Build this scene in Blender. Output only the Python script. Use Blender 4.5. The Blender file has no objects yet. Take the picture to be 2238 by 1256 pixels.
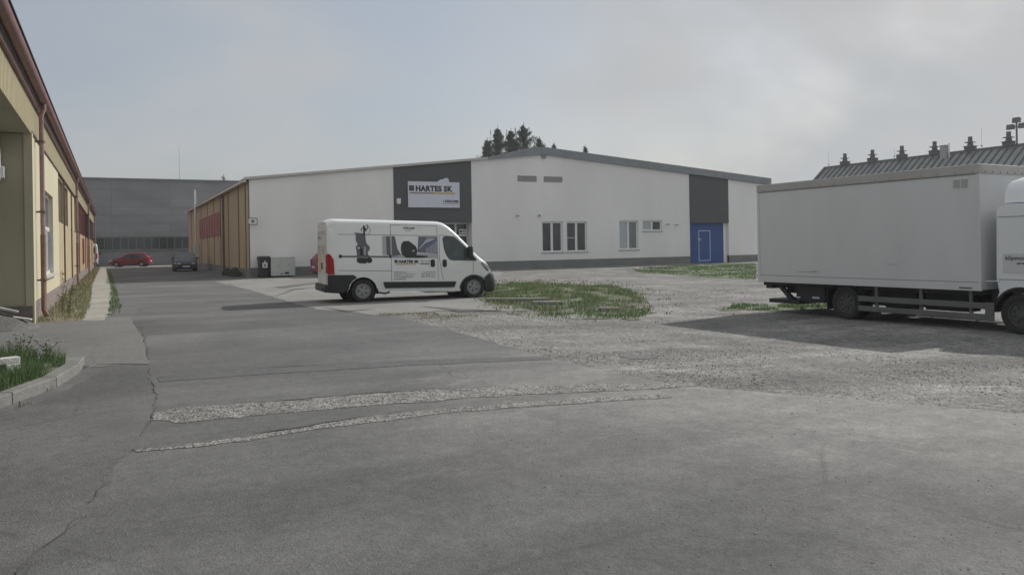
import bpy, bmesh, math, random
from math import sin, cos, tan, pi, radians, atan, atan2, sqrt, hypot
from mathutils import Vector, Matrix, noise as mnoise
from mathutils.geometry import tessellate_polygon
random.seed(7)
SC = bpy.context.scene
COL = SC.collection
# ------------------------------------------------------------------ camera
H = 1.63; F = 1700.0; CX = 1119.0; CY = 536.0; YAW = radians(27.2); RO = atan(.016)
fw = Vector((sin(YAW), cos(YAW), 0)); r0 = Vector((cos(YAW), -sin(YAW), 0)); Z = Vector((0, 0, 1))
cr = r0*cos(RO) - Z*sin(RO); cu = Z*cos(RO) + r0*sin(RO)
cam = bpy.data.cameras.new('camera'); co = bpy.data.objects.new('camera', cam); COL.objects.link(co)
m = Matrix.Identity(4)
for i in range(3):
    m[i][0] = cr[i]; m[i][1] = cu[i]; m[i][2] = -fw[i]
m[2][3] = H
co.matrix_world = m
cam.sensor_width = 36; cam.lens = 36*F/2238; cam.shift_y = -(628-CY)/2238
cam.clip_start = .1; cam.clip_end = 4000
SC.camera = co
# ------------------------------------------------------------------ light
SUN_EL = radians(38); SUN_AZ = radians(14.5)      # azimuth from +X towards +Y
sd = Vector((cos(SUN_EL)*cos(SUN_AZ), cos(SUN_EL)*sin(SUN_AZ), sin(SUN_EL)))
sl = bpy.data.lights.new('sun', 'SUN'); so = bpy.data.objects.new('sun', sl); COL.objects.link(so)
sl.energy = 3.2; sl.angle = radians(0.9); sl.color = (1.0, .965, .925)
so.rotation_euler = sd.to_track_quat('Z', 'Y').to_euler(); so.location = (30, 10, 40)
W = bpy.data.worlds.new('World'); SC.world = W; W.use_nodes = True
nt = W.node_tree; nt.nodes.clear()
N = nt.nodes.new; LK = nt.links.new
out = N('ShaderNodeOutputWorld'); sky = N('ShaderNodeTexSky'); sky.sky_type = 'NISHITA'; sky.sun_disc = False
sky.sun_elevation = SUN_EL; sky.sun_rotation = radians(90) - SUN_AZ
sky.air_density = 1.0; sky.dust_density = 3.0
b1 = N('ShaderNodeBackground'); b1.inputs[1].default_value = .10; LK(sky.outputs[0], b1.inputs[0])
tc = N('ShaderNodeTexCoord'); sx = N('ShaderNodeSeparateXYZ'); LK(tc.outputs['Generated'], sx.inputs[0])
za = N('ShaderNodeMath'); za.operation = 'ADD'; za.inputs[1].default_value = .5; LK(sx.outputs[2], za.inputs[0])
zc = N('ShaderNodeMath'); zc.operation = 'MAXIMUM'; zc.inputs[1].default_value = .05; LK(za.outputs[0], zc.inputs[0])
dx = N('ShaderNodeMath'); dx.operation = 'DIVIDE'; LK(sx.outputs[0], dx.inputs[0]); LK(zc.outputs[0], dx.inputs[1])
dy = N('ShaderNodeMath'); dy.operation = 'DIVIDE'; LK(sx.outputs[1], dy.inputs[0]); LK(zc.outputs[0], dy.inputs[1])
cb = N('ShaderNodeCombineXYZ'); LK(dx.outputs[0], cb.inputs[0]); LK(dy.outputs[0], cb.inputs[1])
mp = N('ShaderNodeMapping'); mp.inputs['Rotation'].default_value = (0, 0, radians(25)); mp.inputs['Scale'].default_value = (1.0, 1.15, 1); mp.inputs['Location'].default_value = (3.4, 1.2, 0)
LK(cb.outputs[0], mp.inputs[0])
n1 = N('ShaderNodeTexNoise'); n1.inputs['Scale'].default_value = 1.9; n1.inputs['Detail'].default_value = 4; n1.inputs['Roughness'].default_value = .5; n1.inputs['Distortion'].default_value = .2
LK(mp.outputs[0], n1.inputs[0])
# thinner cloud in one part of the sky (above the lane), where the blue shows
dt = N('ShaderNodeVectorMath'); dt.operation = 'DOT_PRODUCT'; dt.inputs[1].default_value = (-.12, .965, .23); LK(tc.outputs['Generated'], dt.inputs[0])
ma = N('ShaderNodeMath'); ma.operation = 'MULTIPLY_ADD'; ma.inputs[1].default_value = -.30; dm = N('ShaderNodeMapRange'); dm.interpolation_type = 'SMOOTHSTEP'; dm.inputs[1].default_value = .5; dm.inputs[2].default_value = 1; LK(dt.outputs['Value'], dm.inputs[0]); LK(dm.outputs[0], ma.inputs[0]); LK(n1.outputs[0], ma.inputs[2])
rp = N('ShaderNodeMapRange'); rp.inputs['From Min'].default_value = .16; rp.inputs['From Max'].default_value = .50; rp.inputs['To Min'].default_value = .5; rp.inputs['To Max'].default_value = .97
rp.interpolation_type = 'SMOOTHSTEP'
LK(ma.outputs[0], rp.inputs[0])
n2 = N('ShaderNodeTexNoise'); n2.inputs['Scale'].default_value = 2.6; n2.inputs['Detail'].default_value = 3; LK(mp.outputs[0], n2.inputs[0])
cr2 = N('ShaderNodeValToRGB'); cr2.color_ramp.elements[0].color = (.425, .45, .475, 1); cr2.color_ramp.elements[0].position = .3
cr2.color_ramp.elements[1].color = (.48, .485, .49, 1); cr2.color_ramp.elements[1].position = .7
LK(n2.outputs[0], cr2.inputs[0])
b2 = N('ShaderNodeBackground'); zb = N('ShaderNodeMapRange'); zb.inputs['From Min'].default_value = .42; zb.inputs['From Max'].default_value = 1; zb.inputs['To Min'].default_value = 1.0; zb.inputs['To Max'].default_value = 1.25; LK(sx.outputs[2], zb.inputs[0]); LK(zb.outputs[0], b2.inputs[1]); LK(cr2.outputs[0], b2.inputs[0])
mx = N('ShaderNodeMixShader'); LK(rp.outputs[0], mx.inputs[0]); LK(b1.outputs[0], mx.inputs[1]); LK(b2.outputs[0], mx.inputs[2]); LK(mx.outputs[0], out.inputs[0])
vs = SC.view_settings; vs.view_transform = 'Standard'; vs.look = 'None'; vs.exposure = .1; vs.gamma = 1; vs.use_curve_mapping = False

# ------------------------------------------------------------------ helpers: picture ray -> ground
def ray(x, y): return fw + cr*((x-CX)/F) + cu*((CY-y)/F)
def G(x, y, z=0):
    d = ray(x, y); t = (z-H)/d.z
    return (d.x*t, d.y*t)
def PU(x, y, U):
    d = ray(x, y); t = U/d.x; return (d.y*t, H+d.z*t)
TC = (16.2, 11.5)
def zg(x, y):      # the yard dips a little where the truck stands
    d = hypot(x-TC[0], y-TC[1]); t = min(1, max(0, (11.5-d)/6.5)); return -.2*t*t*(3-2*t)
# ------------------------------------------------------------------ materials
def srgb(r, g, b):
    f = lambda c: (c/255/12.92) if c/255 <= .04045 else ((c/255+.055)/1.055)**2.4
    return (f(r), f(g), f(b))
def M(name, col, rough=.6, metal=0, var=.1, vs=2.0, bump=0, bs=40, stain=0, scol=None, coat=0, spec=.5, stretch=None):
    mt = bpy.data.materials.new(name); mt.use_nodes = True; t = mt.node_tree; p = t.nodes['Principled BSDF']
    p.inputs['Roughness'].default_value = rough; p.inputs['Metallic'].default_value = metal
    p.inputs['Specular IOR Level'].default_value = spec
    if coat: p.inputs['Coat Weight'].default_value = coat; p.inputs['Coat Roughness'].default_value = .08
    tc = t.nodes.new('ShaderNodeTexCoord'); src = tc.outputs['Object']
    if stretch:
        mpn = t.nodes.new('ShaderNodeMapping'); mpn.inputs['Scale'].default_value = stretch; t.links.new(src, mpn.inputs[0]); src = mpn.outputs[0]
    n = t.nodes.new('ShaderNodeTexNoise'); n.inputs['Scale'].default_value = vs; n.inputs['Detail'].default_value = 6; n.inputs['Roughness'].default_value = .6
    t.links.new(src, n.inputs[0])
    r = t.nodes.new('ShaderNodeValToRGB'); r.color_ramp.elements[0].position = .3; r.color_ramp.elements[1].position = .7
    r.color_ramp.elements[0].color = tuple(c*(1-var) for c in col)+(1,); r.color_ramp.elements[1].color = tuple(min(1, c*(1+var)) for c in col)+(1,)
    t.links.new(n.outputs[0], r.inputs[0]); cs = r.outputs[0]
    if stain:
        n3 = t.nodes.new('ShaderNodeTexNoise'); n3.inputs['Scale'].default_value = vs*.45; n3.inputs['Detail'].default_value = 9; n3.inputs['Roughness'].default_value = .7
        t.links.new(src, n3.inputs[0])
        mr = t.nodes.new('ShaderNodeMapRange'); mr.inputs['From Min'].default_value = .5; mr.inputs['From Max'].default_value = .75; mr.inputs['To Max'].default_value = stain
        t.links.new(n3.outputs[0], mr.inputs[0])
        mxx = t.nodes.new('ShaderNodeMixRGB'); t.links.new(mr.outputs[0], mxx.inputs[0]); t.links.new(cs, mxx.inputs[1])
        mxx.inputs[2].default_value = (scol or tuple(c*.4 for c in col))+(1,); cs = mxx.outputs[0]
    t.links.new(cs, p.inputs['Base Color'])
    if bump:
        nb = t.nodes.new('ShaderNodeTexNoise'); nb.inputs['Scale'].default_value = bs; nb.inputs['Detail'].default_value = 4
        t.links.new(tc.outputs['Object'], nb.inputs[0]); bp = t.nodes.new('ShaderNodeBump'); bp.inputs['Strength'].default_value = bump; bp.inputs['Distance'].default_value = .02
        t.links.new(nb.outputs[0], bp.inputs['Height']); t.links.new(bp.outputs[0], p.inputs['Normal'])
    return mt
def ground_mat(name, c1, c2, spk=.25, spks=55, bump=.5, big=.35, c3=None, c3w=0, dirmask=None, crack=0, rough=.92, streak=None):
    """c1/c2 mixed by large noise; speckle of stones; c3 patches; dirmask = (nx, ny, start, end) blends in c3 along a direction"""
    mt = bpy.data.materials.new(name); mt.use_nodes = True; t = mt.node_tree; p = t.nodes['Principled BSDF']; p.inputs['Roughness'].default_value = rough
    p.inputs['Specular IOR Level'].default_value = .25
    nn = t.nodes.new; lk = t.links.new
    tc = nn('ShaderNodeTexCoord'); P = tc.outputs['Object']
    def noi(s, d=6, r=.6, dist=0):
        n = nn('ShaderNodeTexNoise'); n.inputs['Scale'].default_value = s; n.inputs['Detail'].default_value = d; n.inputs['Roughness'].default_value = r; n.inputs['Distortion'].default_value = dist
        lk(P, n.inputs[0]); return n.outputs[0]
    def mr(v, a, b, c=0, d=1):
        n = nn('ShaderNodeMapRange'); lk(v, n.inputs[0]); n.inputs[1].default_value = a; n.inputs[2].default_value = b; n.inputs[3].default_value = c; n.inputs[4].default_value = d; return n.outputs[0]
    def mix(f, a, b, bt='MIX'):
        n = nn('ShaderNodeMixRGB'); n.blend_type = bt
        if isinstance(f, float): n.inputs[0].default_value = f
        else: lk(f, n.inputs[0])
        for k, v in ((1, a), (2, b)):
            if isinstance(v, tuple): n.inputs[k].default_value = v+(1,)
            else: lk(v, n.inputs[k])
        return n.outputs[0]
    def mth(op, a, b):
        n = nn('ShaderNodeMath'); n.operation = op
        for k, v in ((0, a), (1, b)):
            if isinstance(v, (int, float)): n.inputs[k].default_value = v
            else: lk(v, n.inputs[k])
        return n.outputs[0]
    c = mix(mr(noi(big, 8, .62, .6), .36, .64), c1, c2)
    if c3:
        f = mr(noi(.55, 9, .7, 1.2), .5, .62, 0, c3w)
        if dirmask:
            f2 = None
            for nx, ny, s, e in dirmask:
                dp = nn('ShaderNodeVectorMath'); dp.operation = 'DOT_PRODUCT'; dp.inputs[1].default_value = (nx, ny, 0); lk(P, dp.inputs[0])
                wob = mth('MULTIPLY_ADD', noi(.6, 7, .65), 5.0); wob.node.inputs[2].default_value = -2.5
                q = mr(mth('ADD', dp.outputs['Value'], wob), s, e); f2 = q if f2 is None else mth('MULTIPLY', f2, q)
            f = mth('MULTIPLY', f2, mr(noi(1.6, 8, .75), .35, .6, .35, 1))
        c = mix(f, c, c3)
    if streak:
        for ang, sc_, lo, hi in streak:
            mpn = nn('ShaderNodeMapping'); mpn.inputs['Rotation'].default_value = (0, 0, radians(ang)); mpn.inputs['Scale'].default_value = (sc_*.16, sc_, 1); lk(P, mpn.inputs[0])
            ns = nn('ShaderNodeTexNoise'); ns.inputs['Scale'].default_value = 1; ns.inputs['Detail'].default_value = 5; ns.inputs['Roughness'].default_value = .55; ns.inputs['Distortion'].default_value = .8; lk(mpn.outputs[0], ns.inputs[0])
            c = mix(1.0, c, mix(mr(ns.outputs[0], .38, .62), (lo,)*3, (hi,)*3), 'MULTIPLY')
    # mid and fine grain
    c = mix(1.0, c, mix(mr(noi(7, 6, .7), .3, .7), (.86,)*3, (1.12,)*3), 'MULTIPLY')
    vo = nn('ShaderNodeTexVoronoi'); vo.inputs['Scale'].default_value = spks; lk(P, vo.inputs[0])
    sep = nn('ShaderNodeSeparateColor'); lk(vo.outputs['Color'], sep.inputs[0])
    vo2 = nn('ShaderNodeTexVoronoi'); vo2.inputs['Scale'].default_value = spks*.36; lk(P, vo2.inputs[0])
    sp2 = nn('ShaderNodeSeparateColor'); lk(vo2.outputs['Color'], sp2.inputs[0])
    g = mth('ADD', mr(sep.outputs[0], 0, 1, 1-spk, 1+spk), mr(sp2.outputs[1], 0, 1, -spk*.5, spk*.5))
    c = mix(1.0, c, g, 'MULTIPLY')
    if crack:
        vc = nn('ShaderNodeTexVoronoi'); vc.feature = 'DISTANCE_TO_EDGE'; vc.inputs['Scale'].default_value = .22
        mpn = nn('ShaderNodeMixRGB'); mpn.inputs[0].default_value = .12; nz = nn('ShaderNodeTexNoise'); nz.inputs['Scale'].default_value = 1.5; nz.inputs['Detail'].default_value = 6; lk(P, nz.inputs[0])
        lk(P, mpn.inputs[1]); lk(nz.outputs['Color'], mpn.inputs[2]); lk(mpn.outputs[0], vc.inputs[0])
        f = mth('MULTIPLY', mr(vc.outputs['Distance'], .0, .006, crack, 0), mr(noi(.8, 3), .45, .6))
        c = mix(f, c, tuple(x*.35 for x in c1))
    lk(c, p.inputs['Base Color'])
    hgt = mth('ADD', mth('MULTIPLY', vo.outputs['Distance'], .5), noi(12, 6, .7))
    bp = nn('ShaderNodeBump'); bp.inputs['Strength'].default_value = bump; bp.inputs['Distance'].default_value = .03; lk(hgt, bp.inputs['Height']); lk(bp.outputs[0], p.inputs['Normal'])
    return mt
def plain(name, col, rough=.5, metal=0, spec=.5): return M(name, col, rough, metal, var=.04, vs=6, spec=spec)
def leaf_mat(name, c1, c2, trans=.4):
    mt = bpy.data.materials.new(name); mt.use_nodes = True; t = mt.node_tree; p = t.nodes['Principled BSDF']; p.inputs['Roughness'].default_value = .7; p.inputs['Specular IOR Level'].default_value = .2
    g = t.nodes.new('ShaderNodeNewGeometry'); r = t.nodes.new('ShaderNodeValToRGB'); r.color_ramp.elements[0].color = c1+(1,); r.color_ramp.elements[1].color = c2+(1,)
    t.links.new(g.outputs['Random Per Island'], r.inputs[0]); t.links.new(r.outputs[0], p.inputs['Base Color'])
    tr_ = t.nodes.new('ShaderNodeBsdfTranslucent'); t.links.new(r.outputs[0], tr_.inputs[0]); ms = t.nodes.new('ShaderNodeMixShader'); ms.inputs[0].default_value = trans
    t.links.new(p.outputs[0], ms.inputs[1]); t.links.new(tr_.outputs[0], ms.inputs[2]); t.links.new(ms.outputs[0], t.nodes['Material Output'].inputs[0]); return mt
mt = {}
mt['white_wall'] = M('white_render', (.79, .788, .775), .9, var=.06, vs=.35, bump=.15, bs=90, stain=.3, scol=(.66, .64, .6), stretch=(1, 1, .3))
mt['anthracite'] = M('anthracite_render', (.085, .092, .095), .85, var=.06, vs=.6, bump=.15, bs=60)
mt['plinth'] = M('plinth_render', (.19, .195, .19), .9, var=.12, vs=1.2, bump=.3, bs=30, stain=.4)
mt['fascia'] = M('grey_sheet', (.23, .25, .27), .55, var=.12, vs=1.5, stain=.25)
mt['trim'] = M('pale_trim', (.5, .48, .45), .5, var=.1, vs=2)
mt['ochre_shade'] = M('ochre_sheet', (.55, .46, .33), .6, var=.1, vs=1.2, stain=.3, scol=(.2, .14, .09), stretch=(1, 1, .25))
mt['brown'] = M('brown_strip', (.13, .09, .07), .6, var=.2)
mt['red_panel'] = M('red_panel', (.26, .045, .045), .5, var=.12)
mt['white_frame'] = M('white_frame', (.72, .73, .74), .35, var=.04)
mt['glass'] = M('window_glass', (.05, .058, .058), .08, var=.3, vs=1.5)
mt['glass_curtain'] = M('curtained_glass', (.42, .46, .5), .25, var=.1, vs=2)
mt['glass_green'] = M('greenish_glass', (.17, .2, .19), .15, var=.15, vs=2)
mt['blue'] = M('blue_gate', (.018, .07, .25), .5, var=.1, vs=1.5, stain=.2)
mt['pale_blue'] = M('pale_blue_frame', (.42, .48, .6), .5, var=.05)
mt['louvre'] = M('louvre_grey', (.3, .3, .29), .6, var=.1)
mt['metal'] = plain('galvanised', (.5, .5, .5), .4, .6)
mt['steel'] = plain('bright_flue', (.62, .63, .64), .3, .85)
mt['dark'] = M('black_plastic', (.022, .023, .024), .55, var=.15)
mt['dark2'] = M('dark_underbody', (.03, .03, .03), .85, var=.3, vs=3)
mt['rubber'] = M('tyre_rubber', (.025, .025, .025), .85, var=.2, vs=8)
mt['rim'] = M('grey_wheel', (.3, .3, .3), .45, .3, var=.15, vs=8)
mt['roof'] = M('roof_felt', (.2, .2, .2), .9, var=.15, vs=.7)
mt['cream'] = M('cream_panel', (.53, .49, .35), .8, var=.05, vs=.9, bump=.15, bs=60, stain=.18, scol=(.4, .34, .22))
mt['ochre'] = M('ochre_panel', (.44, .37, .24), .8, var=.06, vs=1, bump=.1, bs=60, stain=.2, scol=(.33, .25, .15))
mt['corr'] = M('yellow_corrugated', (.45, .4, .26), .6, var=.05, vs=1.5, stain=.15)
mt['orange'] = M('orange_panel', (.42, .29, .18), .8, var=.08)
mt['olive'] = M('recess_render', (.44, .42, .3), .9, var=.06, vs=.9, stain=.15)
mt['gutter'] = M('redbrown_gutter', (.2, .1, .095), .5, var=.25, vs=3, stain=.3, scol=(.3, .24, .22))
mt['pipe_lo'] = M('rusty_iron_pipe', (.19, .11, .08), .7, var=.25, vs=5)
mt['pipe_up'] = M('weathered_pipe', (.26, .17, .165), .6, var=.2, vs=3, stain=.5, scol=(.4, .36, .36))
mt['brick'] = M('mauve_plinth', (.22, .18, .17), .9, var=.3, vs=5, bump=.4, bs=20)
mt['brownglass'] = M('brown_window', (.14, .115, .075), .3, var=.2, vs=2)
mt['concrete_hall'] = None
mt['kerb'] = M('kerb_concrete', (.2, .2, .185), .95, var=.18, vs=5, bump=.5, bs=35, stain=.45)
mt['white_paint'] = M('flaking_white', (.62, .62, .6), .8, var=.15, vs=8, stain=.6, scol=(.25, .24, .22), bump=.3)
mt['bark'] = M('bark', (.09, .065, .045), .95, var=.3, vs=6)
mt['leaf'] = leaf_mat('conifer_green', (.06, .085, .05), (.12, .15, .09))
mt['grass'] = leaf_mat('grass_green', (.075, .13, .05), (.16, .22, .105))
mt['grass2'] = leaf_mat('dry_grass', (.15, .15, .08), (.28, .26, .15))
mt['soil'] = M('grassy_soil', (.12, .14, .085), .95, var=.35, vs=3.2, bump=.6, bs=14, stain=.5, scol=(.2, .185, .15))
mt['drysoil'] = M('dry_soil', (.2, .17, .11), .95, var=.35, vs=3, bump=.6, bs=14, stain=.5, scol=(.12, .12, .05))
mt['pebble'] = leaf_mat('pebble_grey', (.15, .148, .14), (.34, .33, .31), 0)
mt['van_white'] = M('van_paint', (.80, .81, .80), .3, var=.015, vs=2, coat=.6, stain=.08, scol=(.62, .6, .57))
mt['truck_white'] = M('truck_panel', (.6, .61, .615), .5, var=.05, vs=.9, stain=.25, scol=(.56, .56, .54), stretch=(1, 1, .35))
mt['truck_band'] = M('truck_band', (.4, .39, .37), .6, var=.08, vs=1.5, stain=.3)
mt['rim_shaded'] = M('shaded_wheel', (.08, .08, .078), .7, .1, var=.3, vs=8)  # wheel grey darkened in colour for the shadow beneath the truck
mt['guard'] = M('guard_grey', (.13, .135, .13), .6, var=.15, vs=4)
mt['cab_white'] = M('cab_paint', (.76, .78, .8), .3, var=.03, coat=.5)
mt['red_paint'] = M('red_car_paint', (.19, .018, .035), .4, var=.08, coat=.25)
mt['dark_paint'] = M('dark_car_paint', (.03, .032, .04), .45, var=.1, coat=.15)
mt['red_lens'] = M('red_lens', (.35, .012, .02), .2, var=.1)
mt['clear_lens'] = M('clear_lens', (.5, .52, .53), .12, var=.1)
mt['ink'] = plain('black_print', (.02, .02, .025), .5)
mt['ink2'] = plain('grey_print', (.12, .125, .13), .5)
mt['yellow'] = plain('yellow_print', (.5, .38, .12), .5)
mt['tan_print'] = plain('tan_print', (.28, .25, .2), .5)
mt['sign_white'] = M('sign_white', (.62, .64, .72), .4, var=.03)
mt['picgrey'] = plain('picture_grey', (.42, .43, .46), .4)
mt['picblue'] = plain('picture_blue', (.14, .15, .19), .4)
mt['picdark'] = plain('picture_dark', (.03, .033, .03), .4)
mt['orange_print'] = plain('beige_print', (.55, .42, .3), .5)
mt['plastic_grey'] = M('container_white', (.5, .52, .5), .5, var=.05, stain=.3)
# ground
mt['heap'] = ground_mat('grey_heap', (.13, .13, .125), (.19, .188, .18), .25, 70, .9, 1.5)
mt['gravel'] = ground_mat('gravel_yard', (.17, .166, .158), (.245, .238, .225), .36, 40, .8, .45, c3=(.31, .30, .28), c3w=.7, streak=((12, .8, .84, 1.12), (-48, .5, .88, 1.08)))
mt['asphalt'] = ground_mat('asphalt', (.116, .116, .116), (.160, .160, .158), .13, 80, .25, .3, c3=(.275, .27, .255), dirmask=((.9, .43, 4.0, 7.4), (.62, -.78, -5.0, -3.2)), crack=.3, streak=((-20, .55, .86, 1.1), (35, .35, .9, 1.08)))
mt['asphalt_patch'] = ground_mat('asphalt_patch', (.115, .116, .117), (.138, .138, .136), .16, 90, .3, .5)
mt['asphalt_old'] = ground_mat('asphalt_old', (.112, .112, .111), (.15, .149, .146), .13, 80, .3, .5, crack=.4, streak=((60, .6, .88, 1.1),))
mt['asphalt_light'] = ground_mat('asphalt_light', (.165, .165, .16), (.19, .188, .18), .16, 90, .3, .5, crack=.3)
mt['exposed'] = ground_mat('exposed_gravel', (.20, .197, .188), (.265, .26, .246), .5, 46, .8, 1.6)
mt['concrete'] = ground_mat('concrete_yard', (.215, .212, .203), (.27, .266, .252), .1, 80, .3, .4, c3=(.2, .2, .18), c3w=.6, crack=.9)
mt['path'] = ground_mat('path_concrete', (.3, .293, .265), (.36, .35, .315), .12, 60, .3, .7, c3=(.25, .23, .17), c3w=.6, crack=.6)
mt['seam_or_shade'] = plain('seam_dirt_or_shade', (.09, .09, .086), .95)  # dirt in cracks and joints, also the painted shadow beside the gravel strips

# ------------------------------------------------------------------ object helpers
def tag(o, label=None, cat=None, group=None, kind=None):
    if label: o['label'] = label
    if cat: o['category'] = cat
    if group: o['group'] = group
    if kind: o['kind'] = kind
    return o
def empty(name, loc=(0, 0, 0), rz=0, label=None, cat=None, group=None):
    o = bpy.data.objects.new(name, None); COL.objects.link(o); o.location = loc; o.rotation_euler = (0, 0, rz); o.empty_display_size = .3
    return tag(o, label, cat, group)
class MB:
    def __init__(s): s.bm = bmesh.new()
    def box(s, x0, x1, y0, y1, z0, z1):
        x0, x1 = sorted((x0, x1)); y0, y1 = sorted((y0, y1)); z0, z1 = sorted((z0, z1))
        v = [s.bm.verts.new(p) for p in ((x0, y0, z0), (x1, y0, z0), (x1, y1, z0), (x0, y1, z0), (x0, y0, z1), (x1, y0, z1), (x1, y1, z1), (x0, y1, z1))]
        for f in ((3, 2, 1, 0), (4, 5, 6, 7), (0, 1, 5, 4), (1, 2, 6, 5), (2, 3, 7, 6), (3, 0, 4, 7)): s.bm.faces.new([v[i] for i in f])
        return s
    def quad(s, *ps): s.bm.faces.new([s.bm.verts.new(p) for p in ps]); return s
    def prism(s, poly, a0, a1, axis='y'):
        """poly of 2-D points; axis = extrusion axis"""
        def P(p, a): return (p[0], a, p[1]) if axis == 'y' else ((a, p[0], p[1]) if axis == 'x' else (p[0], p[1], a))
        A = [s.bm.verts.new(P(p, a0)) for p in poly]; B = [s.bm.verts.new(P(p, a1)) for p in poly]; n = len(poly)
        s.bm.faces.new(A); s.bm.faces.new(B[::-1])
        for i in range(n): s.bm.faces.new((A[i], B[i], B[(i+1) % n], A[(i+1) % n]))
        return s
    def tube(s, pts, r, n=8, cap=True):
        pts = [Vector(p) for p in pts]; rs = r if isinstance(r, (list, tuple)) else [r]*len(pts); rings = []
        for i, p in enumerate(pts):
            d = (pts[min(i+1, len(pts)-1)]-pts[max(i-1, 0)]).normalized(); u = d.orthogonal().normalized()
            if abs(d.z) < .9: u = Vector((0, 0, 1)).cross(d).normalized()
            else: u = (Vector((1, 0, 0)) - d*d.x).normalized()
            w = d.cross(u); rings.append([s.bm.verts.new(p+(u*cos(2*pi*k/n)+w*sin(2*pi*k/n))*rs[i]) for k in range(n)])
        for a, b in zip(rings, rings[1:]):
            for k in range(n): s.bm.faces.new((a[k], a[(k+1) % n], b[(k+1) % n], b[k]))
        if cap: s.bm.faces.new(rings[0][::-1]); s.bm.faces.new(rings[-1])
        return s
    def lathe_y(s, prof, c, n=28):
        """prof (radius, y) around the y axis through c"""
        rings = [[s.bm.verts.new((c[0]+r*cos(2*pi*k/n), c[1]+y, c[2]+r*sin(2*pi*k/n))) for k in range(n)] for r, y in prof]
        for a, b in zip(rings, rings[1:]):
            for k in range(n): s.bm.faces.new((a[k], b[k], b[(k+1) % n], a[(k+1) % n]))
        return s
    def disc_y(s, c, r, n=24):
        s.bm.faces.new([s.bm.verts.new((c[0]+r*cos(2*pi*k/n), c[1], c[2]+r*sin(2*pi*k/n))) for k in range(n)]); return s
    def build(s, name, mat, parent=None, smooth=0, bevel=0, norm=True, loc=None):
        if norm: bmesh.ops.recalc_face_normals(s.bm, faces=s.bm.faces)
        me = bpy.data.meshes.new(name); s.bm.to_mesh(me); s.bm.free()
        if smooth:
            me.polygons.foreach_set('use_smooth', [True]*len(me.polygons)); me.set_sharp_from_angle(angle=radians(smooth))
        me.materials.append(mt[mat] if isinstance(mat, str) else mat)
        o = bpy.data.objects.new(name, me); COL.objects.link(o)
        if parent: o.parent = parent
        if loc: o.location = loc
        if bevel:
            b = o.modifiers.new('bevel', 'BEVEL'); b.width = bevel; b.segments = 2; b.limit_method = 'ANGLE'; b.angle_limit = radians(40)
        return o
def kids(o): return [c for c in bpy.data.objects if c.parent == o]
def copy_tree(o, parent=None, label=None):
    c = o.copy(); COL.objects.link(c); c.parent = parent
    if label: c['label'] = label
    for ch in kids(o): copy_tree(ch, c)
    return c
def text_mesh(s, size, bold=0, align='LEFT', sx=1):
    cu_ = bpy.data.curves.new('t', 'FONT'); cu_.body = s; cu_.size = size; cu_.offset = bold; cu_.align_x = align; cu_.resolution_u = 3; cu_.space_character = 1.0+bold*1.6/size
    o = bpy.data.objects.new('t', cu_); COL.objects.link(o); bpy.context.view_layer.update()
    me = bpy.data.meshes.new_from_object(o.evaluated_get(bpy.context.evaluated_depsgraph_get()))
    bpy.data.objects.remove(o); bpy.data.curves.remove(cu_)
    for v in me.vertices: v.co.x *= sx
    return me
def place_text(name, s, size, fn, mat, parent, bold=0, align='LEFT', sx=1):
    me = text_mesh(s, size, bold, align, sx); me.name = name
    for v in me.vertices: v.co = Vector(fn(v.co.x, v.co.y))
    me.materials.clear(); me.materials.append(mt[mat]); o = bpy.data.objects.new(name, me); COL.objects.link(o); o.parent = parent; return o
def grid_cut(bm, xs=(), ys=(), zs=()):
    for ax, vals in ((0, xs), (1, ys), (2, zs)):
        for v in vals:
            co_ = [0, 0, 0]; co_[ax] = v; no = [0, 0, 0]; no[ax] = 1
            bmesh.ops.bisect_plane(bm, geom=bm.verts[:]+bm.edges[:]+bm.faces[:], dist=1e-5, plane_co=co_, plane_no=no)
def poly_faces(bm, pts3):
    vs_ = [bm.verts.new(p) for p in pts3]
    for t in tessellate_polygon([[Vector(p) for p in pts3]]):
        try: bm.faces.new([vs_[i] for i in t])
        except ValueError: pass
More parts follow.
